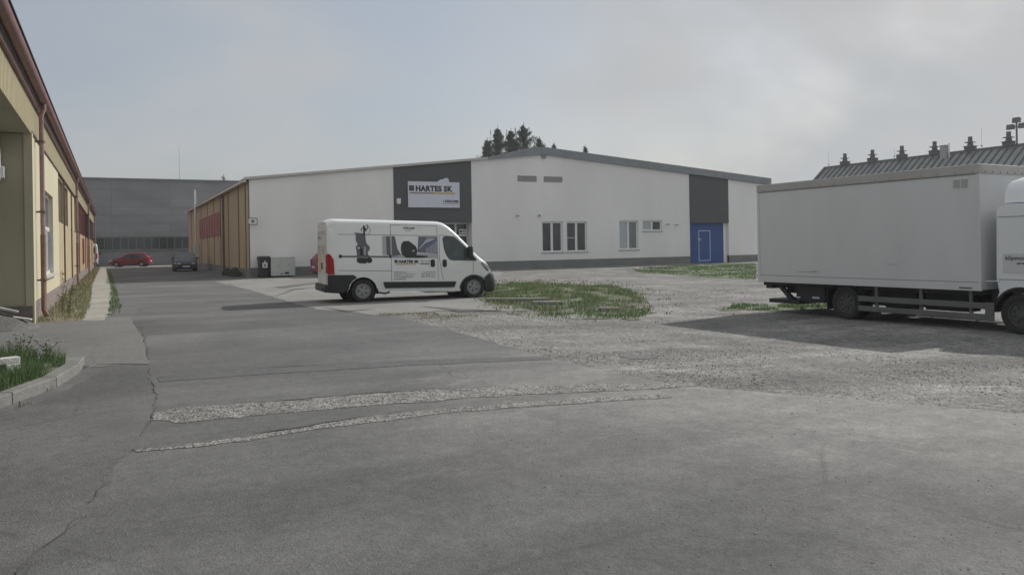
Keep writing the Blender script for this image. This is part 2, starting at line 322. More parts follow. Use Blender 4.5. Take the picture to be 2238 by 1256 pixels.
# ------------------------------------------------------------------ ground sheets
def rough(pts, amp, step, seed=0, closed=True):
    o = []; n = len(pts)
    for i in range(n if closed else n-1):
        a = Vector(pts[i]); b = Vector(pts[(i+1) % n]); L = (b-a).length; k = max(1, min(120, int(L/step)))
        for j in range(k):
            p = a.lerp(b, j/k); q = Vector((p.x*1.7+seed*9.1, p.y*1.7, seed))
            w = amp if not (j == 0) else amp*.5
            o.append((p.x+w*(mnoise.noise(q)+.6*mnoise.noise(q*4)), p.y+w*(mnoise.noise(q+Vector((31, 7, 3)))+.6*mnoise.noise(q*4+Vector((9, 2, 5))))))
    if not closed: o.append(pts[-1])
    return o
def sheet(name, pts, mat, off, amp=0, step=.3, seed=0, label=None, cat=None, kind='structure', thick=0, parent=None):
    if amp: pts = rough(pts, amp, step, seed)
    b = MB(); poly_faces(b.bm, [(x, y, 0) for x, y in pts])
    mnx, mxx_ = min(p[0] for p in pts), max(p[0] for p in pts); mny, mxy = min(p[1] for p in pts), max(p[1] for p in pts)
    if mxx_ > 4.5 and mny < 23: grid_cut(b.bm, [x*.5 for x in range(9, 56) if mnx < x*.5 < mxx_], [y*.5 for y in range(-2, 47) if mny < y*.5 < mxy])
    if thick:
        r = bmesh.ops.extrude_face_region(b.bm, geom=b.bm.faces[:])
        for v in r['geom']:
            if isinstance(v, bmesh.types.BMVert): v.co.z += thick
    for v in b.bm.verts: v.co.z += zg(v.co.x, v.co.y)+off
    o = b.build(name, mat, parent)
    if not thick:
        for f in o.data.polygons:
            pass
        if o.data.polygons and o.data.polygons[0].normal.z < 0: o.data.flip_normals()
    if not parent: tag(o, label, cat, kind=kind)
    return o
def axis(lo, hi, s, far):
    v = [-far, -far*.3, -100, -40]+[lo+i*s for i in range(int((hi-lo)/s)+1)]+[60, 140, far*.3, far]
    return sorted(set(v))
b = MB(); X = axis(3.5, 28, .5, 2500); Y = axis(-1.5, 24, .5, 2500)
gv = [[b.bm.verts.new((x, y, zg(x, y))) for y in Y] for x in X]
for i in range(len(X)-1):
    for j in range(len(Y)-1): b.bm.faces.new((gv[i][j], gv[i+1][j], gv[i+1][j+1], gv[i][j+1]))
tag(b.build('ground', 'gravel', smooth=60), kind='structure')
g = lambda *a: [G(x, y) for x, y in a]
# lane + foreground
road = [(-1.2, 97.2), (-.55, 62), (-.3, 40), (-.25, 21.4)]+[(-12, 21.4), (-12, -14), (20, -14), (24, 1.5)]+g((2238, 905), (1850, 872), (1560, 850), (1400, 826), (1290, 803), (1200, 782), (1120, 758), (1040, 735), (960, 714), (890, 699), (820, 688), (760, 678), (690, 674), (610, 652), (540, 630), (480, 617))+[(6.95, 46.6), (6.95, 87.5), (18, 88), (18, 97.2)]
sheet('road', road, 'asphalt', .004, .10, .35, 1)
sheet('road_apron', [(-12, 21.2), (.35, 21.6)]+g((312, 740), (325, 797))+[(-.5, 12.55), (-12, 12.3)], 'asphalt_light', .008, .03, .4, 2)
sheet('road_patch', g((300, 663), (450, 659), (455, 683), (300, 687)), 'asphalt_patch', .008, .04, .4, 3)
sheet('road_patch', g((345, 826), (560, 806), (880, 788), (1195, 779), (1210, 786), (880, 800), (560, 820), (350, 836)), 'asphalt_patch', .008, .05, .2, 4)
sheet('road_patch', g((235, 800), (325, 797), (345, 880), (290, 985), (180, 1130), (110, 1190), (20, 1290), (-400, 1400), (-500, 960), (60, 890), (180, 835)), 'asphalt_old', .008, .08, .25, 5)
sheet('gravel_strip', g((330, 905), (380, 893), (560, 880), (800, 860), (900, 853), (1100, 846), (1300, 840), (1520, 838), (1530, 846), (1300, 856), (1000, 872), (800, 888), (560, 908), (400, 925), (330, 920)), 'exposed', .008, .075, .06, 6)
sheet('gravel_strip', g((285, 984), (400, 975), (560, 950), (800, 912), (1000, 890), (1200, 876), (1460, 860), (1470, 870), (1200, 886), (1000, 901), (800, 925), (600, 954), (440, 978), (300, 989)), 'exposed', .008, .055, .06, 7)
def seam_or_shade(pts, w, seed):
    P = [Vector(p) for p in rough([tuple(p) for p in pts], .07, .12, seed, False)]; L = []; R_ = []
    def flush():
        if len(L) > 2: sheet('road_seam_or_shade', L+R_[::-1], 'seam_or_shade', .014)
        L.clear(); R_.clear()
    for i, p in enumerate(P):
        d = (P[min(i+1, len(P)-1)]-P[max(i-1, 0)]).normalized(); n = Vector((-d.y, d.x)); q = mnoise.noise(Vector((p.x*1.3, p.y*1.3, seed*3.3)))
        ww = w*(.25+1.6*max(0, q+.25)); L.append(tuple(p+n*ww)); R_.append(tuple(p-n*ww))
        if q < -.22: flush()
    flush()
seam_or_shade(g((300, 690), (318, 745), (326, 800), (335, 850), (346, 890), (315, 940), (285, 985), (240, 1040), (195, 1100)), .006, 11)
seam_or_shade(g((190, 797), (250, 797), (326, 797)), .02, 12)
seam_or_shade(g((340, 825), (560, 806), (800, 791)), .014, 13)
seam_or_shade(g((335, 905), (380, 893), (560, 880), (800, 860), (980, 849)), .014, 14)  # dark line painted as shadow on the upper edge of the wide strip
seam_or_shade(g((285, 985), (400, 974), (560, 949), (800, 911)), .016, 15)  # painted edge shadow along the top of the narrower strip
seam_or_shade(g((40, 1256), (120, 1180), (195, 1100)), .006, 16)
sheet('gravel_patch', g((1350, 772), (1375, 768), (1420, 768), (1440, 774), (1415, 779), (1370, 779)), 'asphalt_old', .006, .05, .1, 17)
# concrete yard round the van
yard = g((470, 616), (552, 609), (668, 603), (1090, 590), (1100, 598), (1060, 620), (1090, 640), (1230, 655), (1240, 668), (1120, 676), (960, 680), (820, 690), (760, 680), (690, 676), (610, 654), (540, 632))
sheet('concrete_yard', yard, 'concrete', .009, .12, .35, 21)
sheet('pavement', [(7.2, 46.75), (7.2, 46.0)]+[(47.5, 45.4), (47.5, 46.75)], 'path', .012, .06, .5, 22)
for k, pp in enumerate((((598, 628), (690, 618), (740, 617), (690, 620), (620, 630)), ((590, 652), (640, 632), (700, 628), (645, 634)), ((700, 672), (760, 679), (820, 676), (760, 682)), ((920, 670), (1000, 681), (1100, 676), (1010, 676)))):
    sheet('concrete_joint', g(*pp), 'seam_or_shade', .016, .02, .2, 30+k)
seam_or_shade([(24.5, 45.95), (33, 45.75), (41, 45.6)], .05, 18)
# path along the yellow building
sheet('path', [G(165, 700), G(232, 700), (-.02, 30), (-.1, 45), (-.35, 62), (-.6, 88), (-1.2, 88), (-1.1, 60), (-.95, 40), (-.9, 28)], 'path', .009, .13, .3, 40)
sheet('dirt_verge', [(-1.63, 21.1), G(180, 701), (-.7, 28), (-.85, 40), (-1.0, 60), (-1.1, 88), (-1.63, 88)], 'drysoil', .013, .05, .3, 41)
sheet('pavement', [(-3, 90.2), (9, 88.4), (9, 96.8), (-3, 96.8)], 'path', .010, .05, .5, 42)
# ------------------------------------------------------------------ grass
def inpoly(p, poly):
    c = False; n = len(poly)
    for i in range(n):
        a = poly[i]; b_ = poly[(i+1) % n]
        if (a[1] > p[1]) != (b_[1] > p[1]) and p[0] < (b_[0]-a[0])*(p[1]-a[1])/(b_[1]-a[1])+a[0]: c = not c
    return c
def grass(name, poly, n, h, w, mat, off=0, seed=1, clump=.5, lean=.35, thr=-.15, label=None):
    rnd = random.Random(seed); b = MB(); bm = b.bm
    x0, x1 = min(p[0] for p in poly), max(p[0] for p in poly); y0, y1 = min(p[1] for p in poly), max(p[1] for p in poly)
    c = 0; tries = 0
    while c < n and tries < n*12:
        tries += 1; x = rnd.uniform(x0, x1); y = rnd.uniform(y0, y1)
        if not inpoly((x, y), poly): continue
        d = mnoise.noise(Vector((x/clump, y/clump, seed)))
        if d < thr: continue
        z = zg(x, y)+off; hh = h*rnd.uniform(.4, 1.1)*(.55+1.1*max(0, d+.25)); a = rnd.uniform(0, 2*pi); ww = w*rnd.uniform(.6, 1.3)
        dx_, dy_ = cos(a)*ww/2, sin(a)*ww/2; lx, ly = rnd.gauss(0, lean)*hh, rnd.gauss(0, lean)*hh
        v = [bm.verts.new((x-dx_, y-dy_, z)), bm.verts.new((x+dx_, y+dy_, z)), bm.verts.new((x+dx_*.7+lx*.4, y+dy_*.7+ly*.4, z+hh*.6)), bm.verts.new((x-dx_*.7+lx*.4, y-dy_*.7+ly*.4, z+hh*.6)), bm.verts.new((x+lx, y+ly, z+hh*(1-.3*min(1, abs(lx)+abs(ly)))))]
        bm.faces.new(v[:4]); bm.faces.new((v[3], v[2], v[4])); c += 1
    o = b.build(name, mat, norm=False); return tag(o, label, 'grass', kind='stuff')
island = g((1050, 628), (1120, 618), (1230, 622), (1330, 626), (1400, 640), (1428, 662), (1400, 680), (1280, 684), (1150, 682), (1090, 672), (1060, 655))
sheet('grass_soil', island, 'soil', .012, .75, .12, 51)
grass('grass', island, 11000, .105, .022, 'grass', .016, 52, .8, thr=-.06, label='green weedy grass in the island in front of the white van')
grass('grass', g((1045, 632), (1180, 618), (1330, 624), (1420, 645), (1430, 668), (1380, 684), (1100, 684), (1050, 660)), 1600, .22, .018, 'grass2', .012, 53, .8, thr=.0, label='dry pale grass stalks mixed into the green island')
grass('grass', g((1030, 612), (1330, 612), (1480, 640), (1480, 680), (1420, 694), (1040, 690)), 1500, .08, .025, 'grass', .004, 153, .5, thr=.12, label='sparse green tufts straggling round the edge of the island')
door_g = g((1380, 588), (1500, 580), (1652, 577), (1652, 612), (1560, 606), (1480, 600), (1400, 596))
sheet('grass_soil', door_g, 'soil', .012, .9, .25, 54)
grass('grass', door_g, 5500, .08, .05, 'grass', .016, 55, 1.5, thr=-.2, label='low grass in front of the blue gate')
tg = g((1640, 690), (1700, 672), (1800, 668), (1900, 664), (1900, 676), (1790, 686))
tg = [(14.6, 16.1), (15.6, 14.9), (17.4, 14.4), (18.0, 15.6), (16.2, 17.0)]
sheet('grass_soil', tg, 'soil', .010, .5, .12, 56)
grass('grass', tg, 1300, .10, .02, 'grass', .01, 57, .6, thr=.0, label='grass patch behind the tail of the box truck')
verge = [(-1.6, 21.2), G(186, 701), (-.62, 28), (-.85, 40), (-1.6, 40)]
grass('grass', verge, 700, .2, .012, 'grass', .01, 158, .4, thr=.0, label='green weeds among the dry ones at the yellow building')
grass('grass', verge, 1700, .17, .011, 'grass2', .01, 58, .5, thr=-.05, label='dry weeds along the foot of the yellow building')
grass('grass', [(-1.6, 40), (-.9, 40), (-1.1, 86), (-1.6, 86)], 1500, .22, .03, 'grass2', .01, 59, .8, label='thin dry weeds far down the yellow building')
grass('grass', [(-.12, 21.8), (.2, 21.9), (.12, 40), (-.25, 80), (-.5, 80), (-.08, 40)], 1500, .14, .016, 'grass', .01, 60, .5, thr=.0, label='green weeds between the path and the lane')
grass('grass', g((820, 688), (900, 684), (1000, 688), (1080, 690), (960, 700)), 500, .06, .015, 'grass2', .01, 61, .4, label='sparse dry tufts where asphalt meets gravel')
# kerbed bed, left foreground
bed = [(-.38, 12.85), (-.42, 12.0), (-.62, 10.9), (-.98, 9.95), (-1.6, 8.6), (-9, 7.2), (-9, 15.5), (-3.5, 14.2), (-1.3, 13.6)]
bed_in = [(-.62, 12.85), (-.6, 12.1), (-.79, 11.0), (-1.13, 10.05), (-1.75, 8.75), (-8.9, 7.35), (-8.9, 15.3), (-3.5, 14.0), (-1.5, 13.45)]
sheet('grass_soil', bed_in, 'soil', .11, 0)
grass('grass', [(-.62, 12.85), (-.6, 12.1), (-.79, 11.0), (-1.13, 10.05), (-1.75, 8.75), (-4.8, 8.2), (-4.8, 14.2), (-1.5, 13.45)], 24000, .27, .009, 'grass', .11, 63, .55, thr=-.35, label='dense long grass inside the kerbed bed at left')
kb = MB(); n = 4
outer = bed[:5]; inner = bed_in[:5]
segs = []
for i in range(len(outer)-1):
    a, b_, c, d = Vector(outer[i]), Vector(outer[i+1]), Vector(inner[i+1]), Vector(inner[i]); L = (b_-a).length; k = max(1, round(L/.9))
    for j in range(k): segs.append([a.lerp(b_, (j+.006)/k), a.lerp(b_, (j+.994)/k), d.lerp(c, (j+.994)/k), d.lerp(c, (j+.006)/k)])
kr = empty('kerb', (0, 0, 0), label='weathered concrete kerb around the grass bed at left', cat='kerb')
for q in segs:
    k = MB(); k.prism([tuple(p) for p in q], -.05, .13, 'z'); k.build('kerb_stone', 'kerb', kr, bevel=.015)
grass('grass', [(-.36, 12.7), (-.3, 12.7), (-.9, 9.8), (-1.6, 8.4), (-1.5, 8.35), (-.8, 9.8)][:6], 260, .06, .012, 'grass2', 0, 64, .3, label='small weeds at the foot of the kerb')
# white low rail
rl = empty('low_rail', (0, 0, 0), label='low white painted rail standing in the kerbed grass bed', cat='rail')
p1 = Vector((-1.05, 11.35)); p2 = Vector((-4.2, 9.8)); d = (p2-p1).normalized(); n_ = Vector((-d.y, d.x))*.06
MB().prism([tuple(p1+n_), tuple(p2+n_), tuple(p2-n_), tuple(p1-n_)], .28, .36, 'z').build('beam', 'white_paint', rl, bevel=.01)
for t_ in (0, .5, .95):
    q = p1.lerp(p2, t_); e = d*.16
    MB().prism([tuple(q+n_*1.2), tuple(q+e+n_*1.2), tuple(q+e-n_*1.2), tuple(q-n_*1.2)], .05, .279, 'z').build('leg', 'white_paint', rl, bevel=.01)
# flowering weeds
def weed(x, y, h, seed, label, mat='grass', z0=0, n=60, flower=False, sp=.25):
    rnd = random.Random(seed); r = empty('weed_plant', (x, y, z0), label=label, cat='plant', group='tall weeds by the kerb and wall')
    s_ = MB(); l = MB(); fl = MB()
    for k in range(6):
        a = rnd.uniform(0, 2*pi); t = Vector((cos(a)*sp*rnd.uniform(.3, 1), sin(a)*sp*rnd.uniform(.3, 1), h*rnd.uniform(.6, 1)))
        s_.tube([(0, 0, 0), t*.5+Vector((0, 0, h*.08)), t], [.006, .004, .002], 4)
        for j in range(n//6):
            p = t*rnd.uniform(.15, 1); q = Vector((rnd.gauss(0, 1), rnd.gauss(0, 1), rnd.gauss(.3, .6))).normalized()*rnd.uniform(.04, .09); w_ = q.orthogonal().normalized()*.012
            l.quad(p, p+q*.5+w_, p+q, p+q*.5-w_)
        if flower:
            for j in range(5):
                p = t+Vector((rnd.gauss(0, .02), rnd.gauss(0, .02), rnd.gauss(0, .01))); fl.quad(p, p+Vector((.014, 0, .004)), p+Vector((.014, .014, 0)), p+Vector((0, .014, .004)))
    s_.build('stem', mat, r); l.build('leaves', mat, r, norm=False)
    if flower: fl.build('blossom', 'white_paint', r, norm=False)
weed(-1.05, 23.6, 1.15, 1, 'tall yellowish weed by the nearest bay of the yellow building', 'grass2', 0, 220, sp=.35)
weed(-1.25, 24.6, .9, 2, 'second pale weed behind the tall one at the yellow wall', 'grass2', 0, 150)
weed(-1.15, 13.0, .42, 3, 'white flowered weed at the back of the kerbed bed', 'grass', .11, 60, True)
weed(-.85, 12.75, .36, 4, 'white flowered weed nearest the kerb corner', 'grass', .11, 50, True)
# scattered stones
def stones(name, poly, n, s0, s1, seed, label, off=0):
    rnd = random.Random(seed); b = MB(); bm = b.bm
    x0, x1 = min(p[0] for p in poly), max(p[0] for p in poly); y0, y1 = min(p[1] for p in poly), max(p[1] for p in poly); c = 0; tr = 0
    while c < n and tr < n*15:
        tr += 1
        x = rnd.uniform(x0, x1); y = rnd.uniform(y0, y1)
        if not inpoly((x, y), poly) or mnoise.noise(Vector((x*.6, y*.6, seed))) < -.12: continue
        s = rnd.uniform(s0, s1)**1; s = s0+(s1-s0)*rnd.random()**3; z = zg(x, y)+off; a = rnd.uniform(0, pi); ca, sa = cos(a)*s, sin(a)*s; k = rnd.uniform(.6, 1); hh = s*rnd.uniform(.4, .8)
        base = [bm.verts.new((x+ca, y+sa, z)), bm.verts.new((x-sa*k, y+ca*k, z)), bm.verts.new((x-ca, y-sa, z)), bm.verts.new((x+sa*k, y-ca*k, z))]
        top = [bm.verts.new((x+ca*.55, y+sa*.5, z+hh)), bm.verts.new((x-sa*.5*k, y+ca*.55*k, z+hh*.9)), bm.verts.new((x-ca*.5, y-sa*.6, z+hh)), bm.verts.new((x+sa*.6*k, y-ca*.5*k, z+hh*.8))]
        for i in range(4): bm.faces.new((base[i], base[(i+1) % 4], top[(i+1) % 4], top[i]))
        bm.faces.new(top); c += 1
    tag(b.build(name, 'pebble', norm=False), label, 'gravel', kind='stuff')
stones('loose_stones', g((820, 690), (1000, 722), (1200, 780), (1400, 830), (1700, 860), (2238, 880), (2400, 800), (2238, 755), (1900, 752), (1650, 730), (1430, 695), (1100, 690)), 8000, .004, .019, 5, 'loose grey stones scattered over the gravel yard')
stones('loose_stones', g((330, 905), (560, 880), (800, 860), (1100, 846), (1520, 838), (1530, 846), (1000, 872), (800, 888), (560, 908), (400, 925)), 1300, .004, .011, 6, 'pale chippings in the wide gravel strip across the asphalt', .008)
stones('loose_stones', g((1300, 640), (1650, 620), (1700, 690), (1450, 690)), 700, .01, .03, 7, 'stones on the gravel between island and truck')
stones('loose_stones', g((900, 780), (2238, 850), (2238, 1256), (1000, 1256)), 1200, .003, .010, 8, 'a few small stones lying on the worn foreground asphalt', .004)
# concrete chunks
for i, (x, y, L_, rz, lb) in enumerate(((1905, 684, .45, .2, 'grey concrete chunk beside the rear wheel of the truck'), (1130, 658, 1.9, -.3, 'long broken concrete slab in the left part of the grass island'), (1195, 662, .9, -.2, 'short broken concrete slab in the middle of the grass island'), (1330, 668, .6, -.4, 'small pale concrete piece at the right end of the grass island'))):
    x_, y_ = G(x, y, -.1 if i == 0 else 0); z_ = zg(x_, y_); b = MB(); rnd = random.Random(i)
    pts = [(-L_/2, -.14), (-L_*.1, -.2), (L_/2, -.12), (L_*.46, .12), (0, .18), (-L_*.45, .13)]
    b.prism(pts, -.02, .11 if i != 0 else .17, 'z'); tag(b.build('concrete_chunk', 'kerb', bevel=.02, loc=(x_, y_, z_)), lb, 'concrete chunk', 'broken concrete pieces').rotation_euler = (0, .03, rz)

# ------------------------------------------------------------------ WHITE GABLE WAREHOUSE
V0 = 46.8; UL0, UR0, UP = 7.07, 47.5, 26.55; V1 = 87.0
def ztop(u): return 5.65+(7.87-5.65)*(u-UL0)/(UP-UL0) if u < UP else 7.87+(6.22-7.87)*(u-UP)/(UR0-UP)
wh = empty('warehouse', (0, 0, 0), label='wide white gabled warehouse with two dark panels and a blue gate', cat='building')
def cells(b, u0, u1, z0, zt, holes, y, depth=.22, extra=()):
    us = sorted(set([u0, u1]+[h for hh in holes for h in hh[:2] if u0 < h < u1]+[e for e in extra if u0 < e < u1]))
    for a, c in zip(us, us[1:]):
        hs = sorted([h for h in holes if h[0] <= a+1e-6 and h[1] >= c-1e-6], key=lambda h: h[2]); z = z0
        for h in hs:
            if h[2] > z: b.quad((a, y, z), (c, y, z), (c, y, h[2]), (a, y, h[2]))
            z = h[3]
        b.quad((a, y, z), (c, y, z), (c, y, zt(c)), (a, y, zt(a)))
    for h in holes:
        if h[0] < u0-1e-6 or h[1] > u1+1e-6: continue
        a, c, p, q = h; d_ = y+depth
        b.quad((a, y, p), (a, d_, p), (a, d_, q), (a, y, q)); b.quad((c, y, p), (c, y, q), (c, d_, q), (c, d_, p)); b.quad((a, y, q), (a, d_, q), (c, d_, q), (c, y, q)); b.quad((a, y, p), (c, y, p), (c, d_, p), (a, d_, p))
wins = [(26.39, 28.07, 1.1, 3.24), (28.37, 30.08, 1.1, 3.24), (32.84, 34.55, 1.17, 3.31), (34.95, 36.75, 2.53, 3.33)]
b = MB()
cells(b, UL0, 15.75, .57, ztop, [], V0); b.build('front_wall', 'white_wall', wh, norm=False)
b = MB(); cells(b, 21.1, 39.4, .57, ztop, wins, V0, extra=(UP,)); b.build('front_wall', 'white_wall', wh, norm=False)
b = MB(); cells(b, 43.3, UR0, .57, ztop, [], V0); b.build('front_wall', 'white_wall', wh, norm=False)
b = MB(); cells(b, 15.75, 21.1, 3.21, ztop, [], V0-.03)
for u in (15.75, 21.1): b.quad((u, V0-.03, 3.21), (u, V0+.1, 3.21), (u, V0+.1, ztop(u)), (u, V0-.03, ztop(u)))
b.quad((15.75, V0-.03, 3.21), (21.1, V0-.03, 3.21), (21.1, V0+.7, 3.21), (15.75, V0+.7, 3.21))
b.build('dark_panel', 'anthracite', wh, norm=False)
b = MB(); cells(b, 39.4, 43.3, 3.13, ztop, [], V0-.03); b.quad((39.4, V0-.03, 3.13), (43.3, V0-.03, 3.13), (43.3, V0+.5, 3.13), (39.4, V0+.5, 3.13))
b.quad((39.4, V0-.03, 3.13), (39.4, V0+.1, 3.13), (39.4, V0+.1, ztop(39.4)), (39.4, V0-.03, ztop(39.4)))
b.build('dark_panel', 'anthracite', wh, norm=False)
for a, c in ((UL0, 15.75), (21.1, 39.4), (43.3, UR0)): MB().box(a, c, V0-.015, V0+.2, -.05, .57).build('plinth', 'plinth', wh)
# rear, right wall, recess returns
b = MB()
b.quad((UR0, V0, 0), (UR0, V1, 0), (UR0, V1, ztop(UR0)), (UR0, V0, ztop(UR0)))
b.quad((UL0, V1, 0), (UR0, V1, 0), (UR0, V1, ztop(UR0)), (UP, V1, 7.87), (UL0, V1, 5.65))
b.build('wall', 'white_wall', wh, norm=False)
for u, d_, z_ in ((15.75, .7, 3.21), (21.1, .7, 3.21), (39.4, .5, 3.13), (43.3, .5, 3.13)): MB().quad((u, V0, 0), (u, V0+d_, 0), (u, V0+d_, z_), (u, V0, z_)).build('reveal', 'white_wall', wh, norm=False)
# roof slabs
b = MB(); o_ = .12
b.prism([(UL0-.25, ztop(UL0)-.02), (UP, 7.86), (UR0+.25, ztop(UR0)-.02), (UR0+.25, ztop(UR0)+.1), (UP, 8.0), (UL0-.25, ztop(UL0)+.1)], V0-.1, V1, 'y')
b.build('roof', 'roof', wh)
b = MB(); b.prism([(UL0-.3, ztop(UL0)-.02), (22.3, ztop(22.3)-.02), (22.3, ztop(22.3)+.13), (UL0-.3, ztop(UL0)+.13)], V0-.16, V0-.103, 'y'); b.build('verge_trim', 'trim', wh)
b = MB(); b.prism([(22.3, ztop(22.3)-.03), (UP, 7.85), (UR0+.3, ztop(UR0)+.0), (UR0+.3, ztop(UR0)+.52), (UP, 8.37), (25.75, 8.34), (22.5, ztop(22.5)+.15)], V0-.17, V0-.103, 'y')
b.prism([(22.5, ztop(22.5)+.1), (UP, 8.01), (UR0+.3, ztop(UR0)+.13), (UR0+.3, ztop(UR0)+.515), (UP, 8.365), (25.75, 8.335), (22.6, ztop(22.6)+.14)], V0-.1, V0+26, 'y')
b.build('parapet', 'fascia', wh)
MB().box(26.45, 26.75, V0-.14, V0-.01, 7.6, 7.82).build('junction_box', 'fascia', wh); MB().box(UR0+.12, UR0+.45, V0-.3, V1, 5.98, 6.12).build('gutter', 'fascia', wh)
# left side wall with panels
side_h = [(60.0, 75.2, 2.7, 4.4)]
b = MB(); b.quad((UL0, V0, .5), (UL0, V1, .5), (UL0, V1, 5.63), (UL0, V0, 5.63)); b.build('side_wall', 'ochre_shade', wh, norm=False)
b = MB(); b.box(UL0-.03, UL0+.1, V0+.02, V1, -.05, .5); b.build('plinth', 'plinth', wh)
ribs = MB(); y = V0+.1
while y < V1: ribs.box(UL0-.022, UL0-.002, y, y+.06, .52, 5.5); y += .24
ribs.build('ribbed_cladding', 'ochre_shade', wh)
for v, w_ in ((V0+.02, .14), (48.1, .1), (50.9, .28), (55.6, .3), (60.1, .12), (64.1, .15), (68.6, .2), (73.7, .2), (79, .35), (83, .3)): MB().box(UL0-.045, UL0-.003, v, v+w_, .5, 5.55).build('cover_strip', 'brown', wh)
MB().tube([(UL0-.13, 57.8, .1), (UL0-.13, 57.8, 5.4), (UL0-.22, 57.8, 5.55)], .07, 10).build('downpipe', 'brown', wh, smooth=40)
MB().box(UL0-.36, UL0-.2, V0-.2, V1, 5.5, 5.62).build('gutter', 'trim', wh)
y = 60.3
while y < 75:
    f_ = MB()
    f_.box(UL0-.07, UL0-.024, y, y+1.75, 2.7, 4.4).build('red_window', 'red_panel', wh)
    MB().box(UL0-.1, UL0-.072, y-.05, y+.03, 2.66, 4.44).build('frame_bar', 'metal', wh); y += 1.85
# windows
def window(u0, u1, z0, z1, panes, mats, y=V0+.1, parent=wh, sill=True, fw_=.11, name='window'):
    f_ = MB(); yy0, yy1 = y, y+.09
    f_.box(u0, u1, yy0, yy1, z1-fw_, z1); f_.box(u0, u1, yy0, yy1, z0, z0+fw_)
    xs = [u0+(u1-u0)*i/panes for i in range(panes+1)]
    for i, x in enumerate(xs):
        a = x-fw_*(0 if i == 0 else (1 if i == panes else .8)); c = x+fw_*(1 if i == 0 else (0 if i == panes else .8)); f_.box(a, c, yy0+.001, yy1-.001, z0+fw_, z1-fw_)
    fo = f_.build(name, 'white_frame', parent)
    for i in range(panes): MB().box(xs[i]+fw_*.9, xs[i+1]-fw_*.9, yy0+.05, yy0+.06, z0+fw_*.9, z1-fw_*.9).build('pane', mats[i], fo)
    if sill: MB().box(u0-.08, u1+.08, V0-.07, y-.002, z0-.045, z0-.003).build('sill', 'louvre', fo)
    return fo
window(*wins[0], 2, ['glass', 'glass']); w2_ = window(*wins[1], 2, ['glass', 'glass']); window(*wins[2], 2, ['glass_curtain', 'glass_green']); window(*wins[3], 2, ['glass_curtain', 'glass'])
MB().box(28.5, 29.1, V0+.145, V0+.149, 2.08, 2.12).build('blind_bar', 'white_frame', w2_)
# vents
for a, c in ((24.55, 26.02), (26.6, 28.08)):
    v_ = MB(); v_.box(a, c, V0-.03, V0-.002, 5.97, 6.02); v_.box(a, c, V0-.03, V0-.002, 6.31, 6.36); v_.box(a, a+.05, V0-.029, V0-.002, 6.02, 6.31); v_.box(c-.05, c, V0-.029, V0-.002, 6.02, 6.31)
    o = v_.build('vent', 'louvre', wh); s_ = MB()
    for k in range(5): z = 6.03+k*.057; s_.prism([(V0-.025, z), (V0-.005, z+.045), (V0-.005, z+.05), (V0-.028, z+.006)], a+.05, c-.05, 'x')
    s_.build('slats', 'louvre', o)
# entrance glazing
en = MB(); yy = V0+.62
cols = [15.8, 17.05, 18.3, 19.35, 20.2, 21.05]
for i, x in enumerate(cols): en.box(x-(.0 if i == 0 else .06), x+(.06 if i < 5 else 0), yy, yy+.08, 0, 3.2)
for a, c in zip(cols, cols[1:]):
    for z in (.02, 2.3, 3.1): en.box(a+.06, c-.06, yy+.001, yy+.079, z, z+.1)
eo = en.build('entrance', 'white_frame', wh)
for a, c in zip(cols, cols[1:]):
    for z0_, z1_ in ((.12, 2.3), (2.4, 3.1)): MB().box(a+.05, c-.05, yy+.04, yy+.05, z0_, z1_).build('pane', 'glass', eo)
no = MB().box(20.45, 20.95, yy-.012, yy-.002, 2.45, 2.75).build('notice', 'white_frame', eo)
MB().box(20.5, 20.64, yy-.016, yy-.0125, 2.52, 2.68).box(20.68, 20.9, yy-.016, yy-.0125, 2.6, 2.66).box(20.68, 20.86, yy-.016, yy-.0125, 2.53, 2.56).build('print', 'ink', no)
MB().box(18.95, 19.15, yy-.012, yy-.002, 1.9, 2.1).build('notice', 'white_frame', eo)
# blue gate
gt = MB(); gt.box(39.45, 43.0, V0+.3, V0+.36, 0, 3.12)
k = 0; go = gt.build('gate', 'blue', wh)
for q_ in ((39.47, 40.44), (41.72, 42.98)):
    r_ = MB(); z = .3
    while z < 3.1: r_.box(*q_, V0+.291, V0+.299, z, z+.015); z += .32
    r_.build('ribs', 'blue', go)
wd = MB(); a, c, z0_, z1_ = 40.48, 41.67, .17, 2.56; y0_, y1_ = V0+.28, V0+.2985
wd.box(a, a+.07, y0_, y1_, z0_, z1_); wd.box(c-.07, c, y0_, y1_, z0_, z1_); wd.box(a+.07, c-.07, y0_, y1_, z0_, z0_+.07); wd.box(a+.07, c-.07, y0_, y1_, z1_-.07, z1_); wd.build('wicket_frame', 'pale_blue', go)
MB().box(40.3, 40.7, V0+.2, V0+.2795, 1.85, 1.9).box(40.56, 40.6, V0+.22, V0+.2795, 1.72, 1.95).build('handle', 'metal', go)
MB().box(43.0, 43.28, V0+.25, V0+.45, 0, 3.12).build('door_jamb', 'white_wall', wh)
